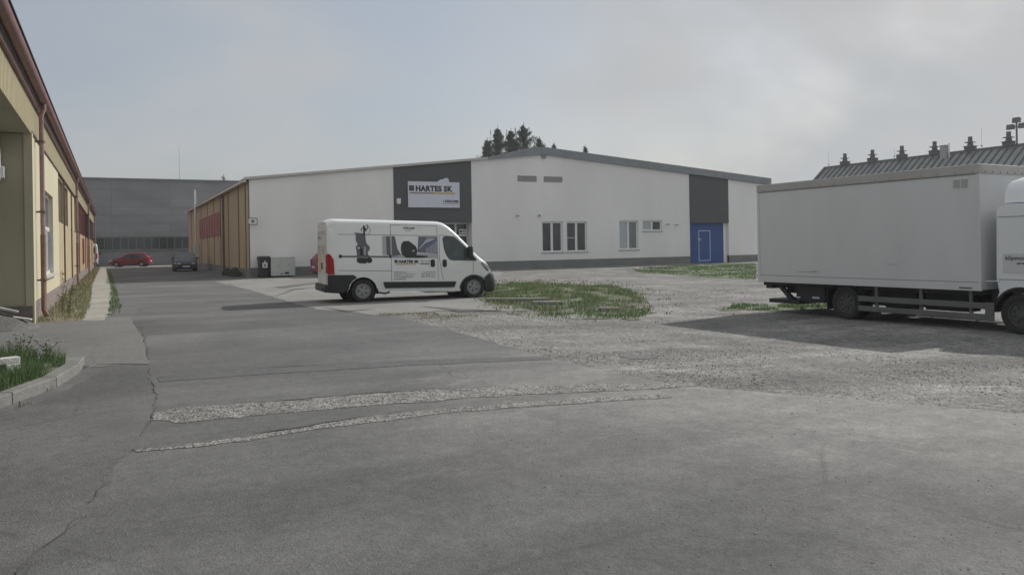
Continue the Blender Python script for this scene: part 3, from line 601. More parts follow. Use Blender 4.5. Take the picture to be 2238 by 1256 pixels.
# small fittings on the front
def lamp(u, z, label):
    r = empty('wall_lamp', (u, V0-.02, z), label=label, cat='lamp', group='small wall lamps')
    MB().box(-.03, .03, -.14, 0, -.02, .02).build('arm', 'metal', r); MB().box(-.09, .09, -.32, -.141, -.05, .03).build('head', 'louvre', r, bevel=.01)
lamp(37.15, 3.02, 'small grey wall lamp right of the small window'); lamp(37.95, 2.98, 'small grey wall lamp nearer the blue gate'); lamp(24.4, 3.62, 'tiny grey lamp left of the security camera')
r = empty('security_camera', (26.14, V0, 3.62), label='white security camera above the left pair of windows', cat='camera')
MB().box(-.06, .06, -.05, -.002, -.02, .1).build('bracket', 'white_frame', r); MB().tube([(0, -.05, .06), (.02, -.16, .06)], .02, 6).build('arm', 'white_frame', r); MB().tube([(.14, -.12, .14), (-.12, -.38, .02)], [.07, .07], 10).build('housing', 'white_frame', r); MB().tube([(-.122, -.382, .018), (-.13, -.39, .014)], [.06, .06], 10).build('lens', 'dark', r)
r = empty('alarm_box', (16.05, V0-.03, 4.35), label='small white alarm box on the dark panel left of the sign', cat='alarm box'); MB().box(-.13, .13, -.12, -.002, 0, .34).build('case', 'white_frame', r, bevel=.02); MB().box(-.05, .05, -.09, -.002, -.06, -.002).build('foot', 'louvre', r)
r = empty('small_sign', (7.0, V0-.3, 3.1), label='small framed white sign sticking out at the left corner of the warehouse', cat='sign')
MB().box(-.02, .42, .02, .04, 0, .3).build('plate', 'white_frame', r); MB().box(-.05, .45, .0, .06, .31, .34).box(-.05, .45, .0, .06, -.05, -.02).box(.43, .45, 0, .06, -.02, .31).build('frame', 'dark', r); MB().box(.12, .28, .012, .018, .08, .22).build('mark', 'ink2', r)
# big sign
s0 = empty('sign_board', (16.67, V0-.13, 4.13), label='white sign board lettered HARTES SK on the left dark panel', cat='sign')
SW, SH = 3.53, 1.65
b = MB(); sil = [(2.0, SH), (2.1, SH+.1), (2.25, SH+.16), (2.4, SH+.18), (2.55, SH+.26), (2.68, SH+.27), (2.76, SH+.2), (2.8, SH+.08), (2.8, SH)]
b.box(0, SW, 0, .06, 0, SH); b.prism(sil[::-1], .004, .056, 'y'); b.build('board', 'sign_white', s0)
tx = lambda ox, oz, y=-.004: (lambda x, z: (ox+x, y, oz+z))
place_text('lettering', 'HARTES SK', .47, tx(.50, 1.05), 'ink', s0, bold=.027, sx=.99)
MB().box(.07, .4, -.006, -.002, 1.05, 1.39).build('logo', 'ink', s0)
lg = MB()
for k in range(3): lg.box(.11+k*.09, .15+k*.09, -.009, -.0065, 1.1, 1.34)
lg.box(.11, .33, -.009, -.0065, 1.2, 1.24); lg.build('logo_mark', 'ink2', s0)
MB().box(.1, 1.7, -.006, -.002, .87, .97).build('stripe', 'tan_print', s0); MB().box(1.7, 3.2, -.006, -.002, .87, .97).build('stripe', 'yellow', s0)
place_text('lettering', 'KÄRCHER', .2, tx(2.5, .34), 'ink', s0, bold=.014, sx=.98)
MB().box(2.3, 3.42, -.006, -.002, .24, .262).box(2.34, 2.42, -.006, -.002, .34, .46).build('underline', 'ink2', s0)
# flue + stove unit by the side wall
r = empty('flue_pipe', (UL0-.35, 75.6, 0), label='bright steel flue rising from a white box at the warehouse side wall', cat='flue')
MB().tube([(0, 0, 2.2), (0, 0, 7.1)], .09, 12).build('pipe', 'steel', r, smooth=40); MB().box(-.16, .3, -.35, .35, 1.0, 2.25).build('cabinet', 'plastic_grey', r, bevel=.02)
MB().tube([(-.1, -.3, 0), (-.1, -.3, 1)], .03).tube([(-.1, .3, 0), (-.1, .3, 1)], .03).tube([(.2, -.3, 0), (.2, -.3, 1)], .03).tube([(-.1, -.3, .1), (.2, -.3, .95)], .02).build('stand', 'metal', r)
MB().box(0, .34, -.03, .03, 5.0, 5.04).box(0, .34, -.03, .03, 3.2, 3.24).build('bracket', 'metal', r)
# things at the warehouse corner
r = empty('wheelie_bin', (7.72, 46.25, 0), label='black wheelie bin with a white label at the warehouse corner', cat='bin')
b = MB(); A = [(-.24, -.28), (.24, -.28), (.24, .28), (-.24, .28)]
va = [b.bm.verts.new((x, y, .06)) for x, y in A]; vb = [b.bm.verts.new((x*1.22, y*1.25, 1.12)) for x, y in A]
b.bm.faces.new(va[::-1]); b.bm.faces.new(vb)
for i in range(4): b.bm.faces.new((va[i], va[(i+1) % 4], vb[(i+1) % 4], vb[i]))
b.build('bin_body', 'dark', r, bevel=.02); MB().prism([(-.4, 1.13), (.36, 1.13), (.36, 1.17), (.1, 1.24), (-.34, 1.2)], -.32, .32, 'x').build('lid', 'dark', r, bevel=.015)
MB().box(-.32, .32, .34, .42, 1.08, 1.13).build('handle', 'dark', r)
for x in (-.27, .27): MB().tube([(x-.03, .27, .1), (x+.03, .27, .1)], .1, 12).build('wheel', 'rubber', r)
MB().quad((-.13, -.355, .58), (.15, -.355, .58), (.15, -.372, .86), (-.13, -.372, .86)).build('label', 'white_frame', r); MB().box(-.03, .06, -.385, -.375, .88, .96).build('label', 'white_frame', r)
MB().tube([(.01, -.385, .72), (.01, -.38, .72)], .07, 12).build('symbol', 'ink2', r)
r = empty('container_box', (8.72, 46.2, 0), label='pale square metal container standing beside the black bin', cat='container')
b = MB(); b.box(-.66, .66, -.4, .5, .1, 1.15); b.build('body', 'plastic_grey', r, bevel=.015)
b = MB(); b.box(-.68, .68, -.425, -.403, 1.1, 1.16); b.box(-.68, -.64, -.425, -.403, .1, 1.1); b.box(.64, .68, -.425, -.403, .1, 1.1); b.box(-.64, .64, -.425, -.403, .1, .14); b.build('rim', 'metal', r)
MB().box(.1, .32, -.43, -.404, .2, .3).build('latch', 'dark', r); MB().box(-.12, -.04, -.42, -.404, .18, .24).build('latch', 'dark', r)
for x, z in ((-.18, .85), (-.3, .66), (.28, .7)): MB().box(x, x+.1, -.42, -.404, z, z+.05).build('bolt', 'louvre', r)
MB().box(-.55, -.4, -.3, .4, 0, .1).build('skid', 'dark', r); MB().box(.4, .55, -.3, .4, 0, .1).build('skid', 'dark', r)
# dark low bushes by the side wall
def bush(x, y, rx, ry, h, n, seed, label, mat='leaf'):
    rnd = random.Random(seed); b = MB()
    for k in range(n):
        a = rnd.uniform(0, 2*pi); e = rnd.random(); p = Vector((x+cos(a)*rx*e, y+sin(a)*ry*e, h*rnd.random()*(1-.6*e*e)))
        q = Vector((rnd.gauss(0, 1), rnd.gauss(0, 1), rnd.gauss(0, 1))).normalized()*.06; w_ = q.orthogonal().normalized()*.03; b.quad(p-q, p+w_, p+q, p-w_)
    tag(b.build('bush', mat, norm=False), label, 'bush', 'low dark bushes at the side wall')
bush(6.6, 49.5, .35, 1.0, .55, 700, 1, 'low dark bush at the foot of the side wall nearest the corner'); bush(6.55, 52.6, .35, 1.2, .45, 600, 2, 'low dark bush further along the shaded side wall')

# ------------------------------------------------------------------ YELLOW BUILDING (left)
UW = -1.63; yb = empty('yellow_workshop', (0, 0, 0), label='long yellow workshop with red-brown gutter along the left edge', cat='building')
def wall_u(b, v0, v1, z0, z1, holes=(), U=UW, depth=.3):
    vs_ = sorted(set([v0, v1]+[h for hh in holes for h in hh[:2] if v0 < h < v1]))
    for a, c in zip(vs_, vs_[1:]):
        z = z0
        for h in sorted([h for h in holes if h[0] <= a+1e-6 and h[1] >= c-1e-6], key=lambda h: h[2]):
            b.quad((U, a, z), (U, c, z), (U, c, h[2]), (U, a, h[2])); z = h[3]
        b.quad((U, a, z), (U, c, z), (U, c, z1), (U, a, z1))
    for a, c, p, q in holes:
        if a < v0 or c > v1: continue
        d_ = U-depth
        b.quad((U, a, p), (d_, a, p), (d_, a, q), (U, a, q)); b.quad((U, c, p), (d_, c, p), (d_, c, q), (U, c, q)); b.quad((U, a, q), (d_, a, q), (d_, c, q), (U, c, q)); b.quad((U, a, p), (d_, a, p), (d_, c, p), (U, c, p))
b = MB(); wall_u(b, 20.9, 31.0, .5, 4.42, [(23.6, 28.1, 1.0, 3.36)], depth=.22); b.quad((UW, 31, .5), (UW-.06, 31, .5), (UW-.06, 31, 4.42), (UW, 31, 4.42)); b.build('cream_wall', 'cream', yb, norm=False)
b = MB(); h2 = [(31.3, 34.8, 2.72, 4.3), (35.7, 38.4, 2.72, 4.3)]; wall_u(b, 31.0, 43.6, .5, 4.42, h2, UW-.04, .3); wall_u(b, 43.6, 50, .5, 4.42, [(44.8, 48.2, 2.72, 4.4)], UW-.04, .3); b.build('ochre_wall', 'ochre', yb, norm=False)
b = MB(); wall_u(b, 50, 88, .5, 2.7, [], UW-.04); wall_u(b, 50, 88, 4.4, 4.42, [], UW-.04); b.build('orange_wall', 'orange', yb, norm=False)
b = MB(); b.box(UW-.5, UW+.015, 20.95, 31, -.05, .5); b.box(UW-.5, UW-.02, 31, 88, -.05, .5); b.build('plinth', 'brick', yb)
# corrugated fascia band
b = MB(); y = 2.0
while y < 88:
    b.box(UW-.03, UW+.02, y, y+.11, 4.36 if y < 20.9 else 4.44, 5.3); b.quad((UW, y+.11, 4.38), (UW, y+.2, 4.38), (UW, y+.2, 5.3), (UW, y+.11, 5.3)); y += .2
b.build('corrugated_band', 'corr', yb, norm=False)
MB().box(UW-.02, UW+.035, 20.9, 88, 4.39, 4.435).build('drip_rail', 'brown', yb)
# recess
b = MB(); b.quad((UW, 20.9, .0), (-6.5, 20.9, 0), (-6.5, 20.9, 4.36), (UW, 20.9, 4.36)); b.quad((-6.5, 2, 0), (-6.5, 20.9, 0), (-6.5, 20.9, 4.36), (-6.5, 2, 4.36)); b.quad((UW, 2, 0), (-6.5, 2, 0), (-6.5, 2, 5.3), (UW, 2, 5.3)); b.build('recess_wall', 'olive', yb, norm=False)
MB().box(-6.5, UW-.02, 2, 20.88, 4.37, 4.5).build('soffit', 'olive', yb); MB().box(-6.49, UW-.6, 14, 15.2, 4.0, 4.365).box(-6.49, UW-.6, 19.8, 20.85, 4.08, 4.365).build('beam', 'olive', yb)
MB().box(-6.5, UW-.005, 20.86, 20.897, 0, .42).build('plinth', 'brick', yb)
MB().box(UW-.14, UW+.03, 20.87, 21.1, .0, 4.4).build('corner_pilaster', 'cream', yb)
# window with deep reveal
for a, c in ((23.6, 25.85), (25.85, 28.1)):
    f_ = MB(); x0_, x1_ = UW-.17, UW-.10
    for p in ((a, a+.09), (c-.09, c)): f_.box(x0_, x1_, p[0], p[1], 1.0, 3.36)
    for p in ((1.0, 1.09), (3.27, 3.36), (2.28, 2.4)): f_.box(x0_+.001, x1_-.001, a+.09, c-.09, p[0], p[1])
    fo = f_.build('window', 'white_frame', yb); MB().box(UW-.14, UW-.135, a+.08, c-.08, 1.08, 3.28).build('pane', 'glass', fo)
MB().box(UW-.09, UW+.12, 23.5, 28.2, .95, .997).build('sill', 'trim', yb)
sh = MB().box(UW-.095, UW-.02, 25.95, 26.02, 1.1, 2.3).box(UW-.095, UW+.03, 27.3, 27.36, 1.1, 2.2); sh.build('open_sash', 'white_frame', yb)
for a, c, p, q in h2+[(44.8, 48.2, 2.72, 4.4)]:
    fo = MB().box(UW-.15, UW-.12, a, c, p, q).build('window', 'brownglass', yb); MB().box(UW-.118, UW-.08, (a+c)/2-.06, (a+c)/2+.06, p, q).box(UW-.118, UW-.08, a, c, p, p+.07).build('frame', 'brown', fo)
def redwin(v0, v1, n):
    for k in range(n):
        a = v0+(v1-v0)*k/n; c = v0+(v1-v0)*(k+1)/n; fo = MB().box(UW-.1, UW-.045, a+.06, c-.06, 2.7, 4.4).build('red_window', 'red_panel', yb); MB().box(UW-.09, UW+.0, a-.06, a+.058, 2.7, 4.4).build('mullion', 'brown', fo)
redwin(50.2, 61.4, 6); redwin(66, 87.5, 11)
for v in (34.9, 41, 50, 61.5, 65.6, 80.2): MB().box(UW-.045, UW+.01, v, v+.16, .45, 4.39).build('cover_strip', 'brown', yb)
b = MB(); y = 31.2
while y < 88: b.box(UW-.043, UW-.034, y, y+.02, .5, 2.7); y += 1.2
b.build('panel_joint', 'ochre', yb)
MB().box(UW-.02, UW+.03, 56.0, 57.4, .9, 2.5).build('door', 'red_panel', yb)
# roof + gutter
b = MB(); b.prism([(UW+.14, 5.42), (-14, 6.5), (-14, 6.3), (UW+.1, 5.22)], 1.9, 88.3, 'y'); b.build('roof', 'roof', yb)
MB().box(UW+.03, UW+.09, 1.8, 88.3, 5.1, 5.34).build('eaves_board', 'gutter', yb)
b = MB(); n = 10
prof = [(UW+.2+.11*cos(pi+pi*k/n), 5.36+.13*sin(pi+pi*k/n)) for k in range(n+1)]+[(UW+.2+.095*cos(2*pi-pi*k/n), 5.362+.11*sin(2*pi-pi*k/n)) for k in range(n+1)]
b.prism(prof, 1.8, 88.4, 'y'); b.build('gutter', 'gutter', yb, smooth=40)
MB().box(UW+.05, UW+.33, 1.8, 88.4, 5.40, 5.425).build('roof_edge', 'dark', yb)
def dpipe(v, zs_=1.95):
    p = MB(); p.tube([(UW+.2, v, 5.3), (UW+.2, v, 5.12), (UW+.14, v, 4.95), (UW+.14, v, zs_)], .052, 12); o = p.build('downpipe', 'pipe_up', yb, smooth=40)
    MB().tube([(UW+.14, v, zs_+.12), (UW+.14, v, .25), (UW+.2, v-.05, .1)], .06, 12).build('cast_pipe', 'pipe_lo', o, smooth=40)
    c_ = MB()
    for z in (.95, 2.6, 4.3): c_.tube([(UW+.14, v, z), (UW+.14, v, z+.05)], .078, 12); c_.box(UW, UW+.1, v-.015, v+.015, z, z+.04)
    c_.build('pipe_clip', 'brown', o)
for v in (22.0, 43.0, 63.8, 86.5): dpipe(v)
b = MB(); b.box(-13.9, UW-.05, 87.9, 88.0, 0, 5.6); b.build('end_wall', 'ochre', yb)
b = MB(); b.box(-14, -13.9, 2, 88, 0, 6.3); b.build('rear_wall', 'ochre', yb)
r = empty('meter_box', (-2.28, 20.85, 3.22), label='white electrical box on the shaded recess wall at far left', cat='electrical box')
MB().box(-.22, .08, -.26, -.002, .05, .78).build('case', 'white_frame', r, bevel=.015); MB().box(.081, .15, -.2, -.002, .1, .36).build('side_case', 'white_frame', r, bevel=.01); MB().box(-.1, .02, -.18, -.05, -.1, .048).build('cable_outlet', 'dark', r)
# gravel heap and boards
b = MB(); nn_ = 26
for ring in range(1): pass
cx_, cy_ = -2.75, 20.0
rows = []
for i in range(nn_+1):
    rr = []
    for j in range(24):
        a = 2*pi*j/24; e = i/nn_; x = cx_+cos(a)*1.35*e; y = cy_+sin(a)*1.15*e
        z = .62*max(0, 1-e)**.9*(1+.2*mnoise.noise(Vector((x*3, y*3, 0))))+.03*mnoise.noise(Vector((x*14, y*14, 2)))*(1-e); rr.append(b.bm.verts.new((x, min(y, 20.84), z-.01)))
    rows.append(rr)
for i in range(nn_):
    for j in range(24): b.bm.faces.new((rows[i][j], rows[i+1][j], rows[i+1][(j+1) % 24], rows[i][(j+1) % 24]))
tag(b.build('gravel_heap', 'heap', smooth=70), 'small heap of grey gravel in the recess of the yellow building', 'gravel heap')
bo = MB(); bo.box(-1.2, .55, -.09, .09, -.02, .02); o = bo.build('board', 'white_paint'); o.location = (-2.35, 19.85, .52); o.rotation_euler = (0, .30, .1); tag(o, 'pale wooden board lying across the top of the gravel heap', 'board')
bo = MB(); bo.box(-.18, .2, -.07, .07, -.015, .015); o = bo.build('board', 'white_paint'); o.location = (-1.78, 19.9, .22); o.rotation_euler = (0, .2, -.1); tag(o, 'short end piece of board at the right foot of the gravel heap', 'board')
r = empty('roof_aerial', (-2.0, 52, 5.5), label='small dark fitting on the roof edge of the yellow workshop', cat='aerial'); MB().tube([(0, 0, 0), (0, 0, .5)], .03).build('mast', 'dark', r); MB().box(-.3, .4, -.05, .05, .5, .56).build('bar', 'dark', r)

# ------------------------------------------------------------------ GREY CONCRETE HALL (far)
def hall_mat():
    m_ = M('concrete_cladding', (.235, .24, .246), .9, var=.2, vs=.35, bump=.2, bs=20, stain=.35, scol=(.2, .2, .2), stretch=(.5, .5, 1.4))
    t = m_.node_tree; p = t.nodes['Principled BSDF']; src = p.inputs['Base Color'].links[0].from_socket
    tc_ = t.nodes.new('ShaderNodeTexCoord'); sp = t.nodes.new('ShaderNodeSeparateXYZ'); t.links.new(tc_.outputs['Object'], sp.inputs[0]); cbn = t.nodes.new('ShaderNodeCombineXYZ'); t.links.new(sp.outputs[0], cbn.inputs[0]); t.links.new(sp.outputs[2], cbn.inputs[1])
    br = t.nodes.new('ShaderNodeTexBrick'); br.offset = 0; br.inputs['Scale'].default_value = 1; br.inputs['Brick Width'].default_value = 6; br.inputs['Row Height'].default_value = .95; br.inputs['Mortar Size'].default_value = .018
    br.inputs['Color1'].default_value = (.93,)*3+(1,); br.inputs['Color2'].default_value = (1.05,)*3+(1,); br.inputs['Mortar'].default_value = (.62,)*3+(1,); t.links.new(cbn.outputs[0], br.inputs[0])
    mxn = t.nodes.new('ShaderNodeMixRGB'); mxn.blend_type = 'MULTIPLY'; mxn.inputs[0].default_value = 1; t.links.new(src, mxn.inputs[1]); t.links.new(br.outputs[0], mxn.inputs[2]); t.links.new(mxn.outputs[0], p.inputs['Base Color']); return m_
mt['concrete_hall'] = hall_mat()
gh = empty('concrete_hall', (0, 0, 0), label='large grey concrete hall with a dark window band closing the lane', cat='building')
b = MB(); VH = 98
b.box(-16, 20, VH, VH+30, 3.27, 9.75); b.box(-16, 20, VH+.0, VH+30, 0, 1.8); b.box(-16, 20, VH+.35, VH+30, 1.8, 3.27); b.build('wall', 'concrete_hall', gh)
MB().box(-16.1, 20.1, VH-.12, VH+30, 9.752, 9.9).build('roof', 'roof', gh); MB().box(-16, 20, VH-.1, VH-.003, 1.72, 1.84).build('sill', 'plinth', gh)
u = -9.6
while u < 18:
    fo = MB().box(u, u+.07, VH+.05, VH+.2, 1.84, 3.26).box(u+.07, u+.8, VH+.06, VH+.19, 3.16, 3.26).box(u+.07, u+.8, VH+.06, VH+.19, 1.84, 1.9).build('window', 'plinth', gh); MB().box(u+.07, u+.8, VH+.12, VH+.13, 1.9, 3.16).build('pane', 'glass', fo); u += .8
r = empty('aerial_mast', (7.5, VH+6, 9.9), label='thin pale mast standing on the roof of the concrete hall', cat='mast'); MB().tube([(0, 0, 0), (0, 0, 4.6)], [.035, .02], 6).build('pole', 'metal', r); MB().box(-.15, .15, -.15, .15, 0, .1).build('base', 'metal', r)
r = empty('roof_ventilator', (12.3, VH+3, 9.9), label='dark ventilator on the roof of the concrete hall', cat='ventilator'); MB().tube([(0, 0, 0), (0, 0, .5)], .12).build('duct', 'louvre', r); MB().tube([(0, 0, .5), (0, 0, .6), (0, 0, .9)], [.35, .3, .02], 10).build('cowl', 'louvre', r); MB().box(-.4, .4, -.03, .03, .25, .3).box(-.02, .02, -.02, .02, .85, 1.1).build('vane', 'louvre', r)

# ------------------------------------------------------------------ RIBBED ROOF HALL (right, far)
rh = empty('ribbed_roof_hall', (100, 0, 0), label='distant hall with a steep ribbed glass roof behind the truck', cat='building')
RZ = 12.9; E0, E1 = 36, 86.3; sl_a, sl_b = 6.0, 5.0
mt['ribroof'] = M('ribbed_roof_glass', (.2, .215, .21), .45, var=.2, vs=.8, stain=.3)
mt['rib'] = M('rib_dark', (.07, .072, .07), .6, var=.1)
b = MB(); b.quad((0, E0, RZ), (0, E1, RZ), (-sl_a, E1+.4, RZ-sl_b), (-sl_a, E0, RZ-sl_b)); b.quad((0, E0, RZ), (0, E1, RZ), (sl_a, E1, RZ-sl_b), (sl_a, E0, RZ-sl_b)); b.quad((-sl_a, E1+.4, RZ-sl_b), (0, E1, RZ), (sl_a, E1, RZ-sl_b), (0, E1, RZ-sl_b)); b.build('roof', 'ribroof', rh, norm=False)
b = MB(); b.box(-sl_a+.1, sl_a-.1, E0, E1-.1, 0, RZ-sl_b-.01); b.build('wall', 'plinth', rh)
y = E0
while y < E1: MB().prism([(-.02, RZ+.05), (-sl_a, RZ-sl_b+.05), (-sl_a, RZ-sl_b+.2), (-.02, RZ+.2)], y, y+.16, 'y').build('rafter', 'rib', rh); y += 1.0
b = MB(); b.box(-.15, .15, E0, E1, RZ+.02, RZ+.28); b.prism([(-.02, RZ+.06), (-sl_a, RZ-sl_b+.06), (-sl_a, RZ-sl_b+.3), (-.02, RZ+.3)], E1-.05, E1+.2, 'y'); b.build('ridge_cap', 'rib', rh)
for i, v in enumerate((82.56, 77.7, 72.9, 67.95, 63.0, 58.09)):
    wd_ = ['leftmost', 'second', 'third', 'fourth', 'fifth', 'rightmost'][i]
    r = empty('roof_ventilator', (100, v, RZ+.2), label=('%s of the six dark ventilators on the ribbed roof ridge' % wd_) if i in (0, 5) else '%s from left of the six ventilators on the ribbed roof' % wd_, cat='ventilator', group='ventilators on the ribbed roof')
    MB().box(-.55, .55, -.5, .5, 0, .45).build('base', 'rib', r); MB().tube([(0, 0, .45), (0, 0, 1.0)], [.42, .3], 10).build('neck', 'rib', r); MB().tube([(0, 0, .45), (0, 0, .52)], [.85, .8], 12).tube([(0, 0, 1.0), (0, 0, 1.08)], [.7, .62], 12).build('ring', 'rib', r); MB().tube([(0, 0, 1.08), (0, 0, 1.75)], .27, 10).build('stack', 'rib', r)
r = empty('roof_chimney', (99.4, 66.2, RZ-1), label='pale square chimney between the fourth and fifth ventilators', cat='chimney'); MB().box(-.3, .3, -.4, .4, 0, 2.1).build('shaft', 'louvre', r); MB().box(-.35, .35, -.45, .45, 2.1, 2.2).build('cap', 'louvre', r); MB().tube([(0, -.7, .5), (0, -.7, 2.4)], .07, 6).build('pipe', 'white_frame', r)
for i, (v, h_) in enumerate(((85.6, 2.3), (74.1, 1.6), (61.5, 2.6))):
    r = empty('lightning_rod', (100, v, RZ+.2), label=['thin lightning rod at the left end of the ribbed roof', 'thin short lightning rod left of the third ventilator', 'thin tall lightning rod right of the fifth ventilator'][i], cat='lightning rod', group='lightning rods on the ribbed roof'); MB().tube([(0, 0, 0), (0, 0, h_)], .02, 5).build('rod', 'metal', r); MB().tube([(0, 0, .3), (0, 0, .45)], .1, 6).build('insulator', 'rib', r)
r = empty('floodlight_mast', (104, 59.4, 0), label='tall floodlight mast with three lamp heads at the right edge', cat='floodlight mast')
zt_ = 16.6
MB().tube([(0, 0, 0), (0, 0, zt_)], [.16, .11], 8).build('pole', 'rib', r); MB().box(-.08, .08, -.8, .8, zt_-.8, zt_-.7).build('crossbar', 'rib', r)
for dy_, dz_ in ((-.75, -1.0), (.75, -1.0), (0, -.2)): MB().prism([(-.3, dz_), (.2, dz_), (.3, dz_+.55), (-.2, dz_+.65)], dy_-.42, dy_+.42, 'y').build('lamp_head', 'rib', r, loc=(0, 0, zt_))
# ------------------------------------------------------------------ vehicles
def interp(x, pts):
    if x <= pts[0][0]: return pts[0][1]
    for (a, p), (c, q) in zip(pts, pts[1:]):
        if x <= c:
            t = (x-a)/(c-a); return p+(q-p)*t
    return pts[-1][1]
def sm_interp(x, pts):
    return (interp(x-.06, pts)+interp(x, pts)*2+interp(x+.06, pts))/4
def frange(a, b_, s):
    n = max(1, round((b_-a)/s)); return [a+(b_-a)*i/n for i in range(n+1)]
class Veh:
    def __init__(s, root, L, W, top, width, belt, tumble, rc, wheels, wr, arch, floor, shear=0, dirn=1):
        s.root = root; s.L = L; s.W = W; s.top = top; s.width = width; s.belt = belt; s.tum = tumble; s.rc = rc; s.wheels = wheels; s.wr = wr; s.arch = arch; s.floor = floor; s.shear = shear
    def zt(s, x): return sm_interp(x, s.top)
    def S(s, x, z):
        w = s.W/2*interp(x, s.width)
        bow = .035*max(0, 1-((z-s.belt)/(s.belt-s.floor))**2) if z < s.belt else .035
        t = s.tum*max(0, z-s.belt)
        return w-.035+bow-t
    def put(s, x, y, z): return Vector((x, y, z-s.shear*(x-s.wheels[0])))
    def rcx(s, x): return min(s.rc, max(.03, (s.zt(x)-s.floor)*.35))
    def stations(s): return sorted(set([round(v, 4) for v in frange(0, s.L, .09)]))
    def bottom(s):
        pts = [(0, interp(0, s.floor_pts))]
        for c in s.wheels:
            R = s.arch; zc = s.wr
            zf = interp(c, s.floor_pts)
            a0 = math.asin(max(-.9, min(.9, (zf-zc)/R)))
            for k in range(17):
                a = pi-a0-(pi-2*a0)*k/16; pts.append((c+R*cos(a), zc+R*sin(a)))
        pts.append((s.L, interp(s.L, s.floor_pts)))
        o = [pts[0]]
        for x in [p[0] for p in s.floor_pts[1:-1]]:
            pass
        allp = pts+[(x, z) for x, z in s.floor_pts[1:-1] if all(abs(x-c) > s.arch for c in s.wheels)]
        # arcs keep their order; insert the free floor points by x
        arcs = sorted(allp, key=lambda p: p[0]); return arcs
    def build_body(s, mat, name='body'):
        b = MB(); bm = b.bm; xs = s.stations()
        outline = s.bottom()+[(x, s.zt(x)-s.rcx(x)) for x in reversed(xs)]
        poly_faces(bm, [(x, 0, z) for x, z in outline]); grid_cut(bm, xs=[x+1e-4 for x in frange(0, s.L, .18)[1:-1]], zs=frange(s.floor, 2.6, .2)[1:])
        bmesh.ops.dissolve_degenerate(bm, dist=1e-5, edges=bm.edges[:])
        for v in bm.verts: v.co.y = -s.S(v.co.x, v.co.z)
        r = bmesh.ops.duplicate(bm, geom=bm.verts[:]+bm.edges[:]+bm.faces[:])
        for e in r['geom']:
            if isinstance(e, bmesh.types.BMVert): e.co.y *= -1
        rows = []
        for x in xs:
            row = s.section(x); rows.append([bm.verts.new(p) for p in row])
        for a, c in zip(rows, rows[1:]):
            for k in range(len(a)-1): bm.faces.new((a[k], c[k], c[k+1], a[k+1]))
        for x, row in ((0, rows[0]), (s.L, rows[-1])):
            zf = interp(x, s.floor_pts); z1 = s.zt(x)-s.rcx(x)
            lo = [bm.verts.new((x, -s.S(x, z), z)) for z in frange(zf, z1, .1)[:-1]]; hi = [bm.verts.new((x, s.S(x, z), z)) for z in frange(zf, z1, .1)[:-1]]
            try: bm.faces.new(lo+row+hi[::-1])
            except ValueError: pass
        bmesh.ops.remove_doubles(bm, verts=bm.verts, dist=.0025)
        for v in bm.verts: v.co = s.put(*v.co)
        return b.build(name, mat, s.root, smooth=38)
    def section(s, x, off=0, f0=-1, f1=1, n=8):
        zt = s.zt(x); rc = s.rcx(x); w = s.S(x, zt-rc); pts = []
        for k in range(n+1):
            a = pi/2*k/n; pts.append((x, -(w-rc*(1-cos(a))), zt-rc+rc*sin(a)-.0))
        crown = .03
        half = [(p[0], p[1], p[2]) for p in pts]; inner = w-rc
        mid = [(x, -inner+2*inner*k/10, zt+crown*(1-(2*k/10-1)**2)) for k in range(1, 10)]
        return half+mid+[(p[0], -p[1], p[2]) for p in reversed(half)]
    def side(s, name, poly, mat, off=.004, sides=(-1, 1), parent=None, cut=.15, inset=None, thick=0):
        """patch lying on the body side; poly in (x, z)"""
        o = None
        for sg in sides:
            b = MB(); poly_faces(b.bm, [(x, 0, z) for x, z in poly])
            if cut: grid_cut(b.bm, xs=frange(-1, s.L+1, cut), zs=frange(0, 3.2, cut))
            if thick:
                r = bmesh.ops.extrude_face_region(b.bm, geom=b.bm.faces[:])
                for v in r['geom']:
                    if isinstance(v, bmesh.types.BMVert): v.co.y = thick
            for v in b.bm.verts: v.co = s.put(v.co.x, sg*(s.S(v.co.x, v.co.z)+off+v.co.y), v.co.z)
            o = b.build(name, mat, parent or s.root, smooth=40)
        return o
    def line(s, name, pts, w, mat, off=.003, sides=(-1, 1), parent=None):
        for sg in sides:
            b = MB()
            for a, c in zip(pts, pts[1:]):
                a = Vector(a); c = Vector(c); d_ = c-a; n_ = Vector((-d_.y, d_.x)).normalized()*w/2; k = max(1, int(d_.length/.2))
                for i in range(k):
                    p = a.lerp(c, i/k); q = a.lerp(c, (i+1)/k)
                    b.quad(*[s.put(u.x, sg*(s.S(u.x, u.y)+off), u.y) for u in (p+n_, p-n_, q-n_, q+n_)])
            b.build(name, mat, parent or s.root)
    def toppatch(s, name, x0, x1, f, mat, off=.006, parent=None, f1=None):
        b = MB(); xs = frange(x0, x1, .1); rows = []; f1 = f1 if f1 is not None else f
        for i, x in enumerate(xs):
            sec = s.section(x); ff = f+(f1-f)*i/(len(xs)-1); n = len(sec); wmax = abs(sec[8][1]); row = []
            for k in range(13):
                y = -wmax*ff+2*wmax*ff*k/12; row.append(b.bm.verts.new(s.put(x+off*.7, y, s.zt(x)+.03*(1-(y/wmax)**2)+off)))
            rows.append(row)
        for a, c in zip(rows, rows[1:]):
            for k in range(12): b.bm.faces.new((a[k], c[k], c[k+1], a[k+1]))
        return b.build(name, mat, parent or s.root, smooth=60)
    def text(s, name, t, size, x, z, mat, bold=0, sx=1, align='LEFT', off=.007, parent=None):
        return place_text(name, t, size, lambda u, v: s.put(x+u, -(s.S(x+u, z+v)+off), z+v), mat, parent or s.root, bold, align, sx)
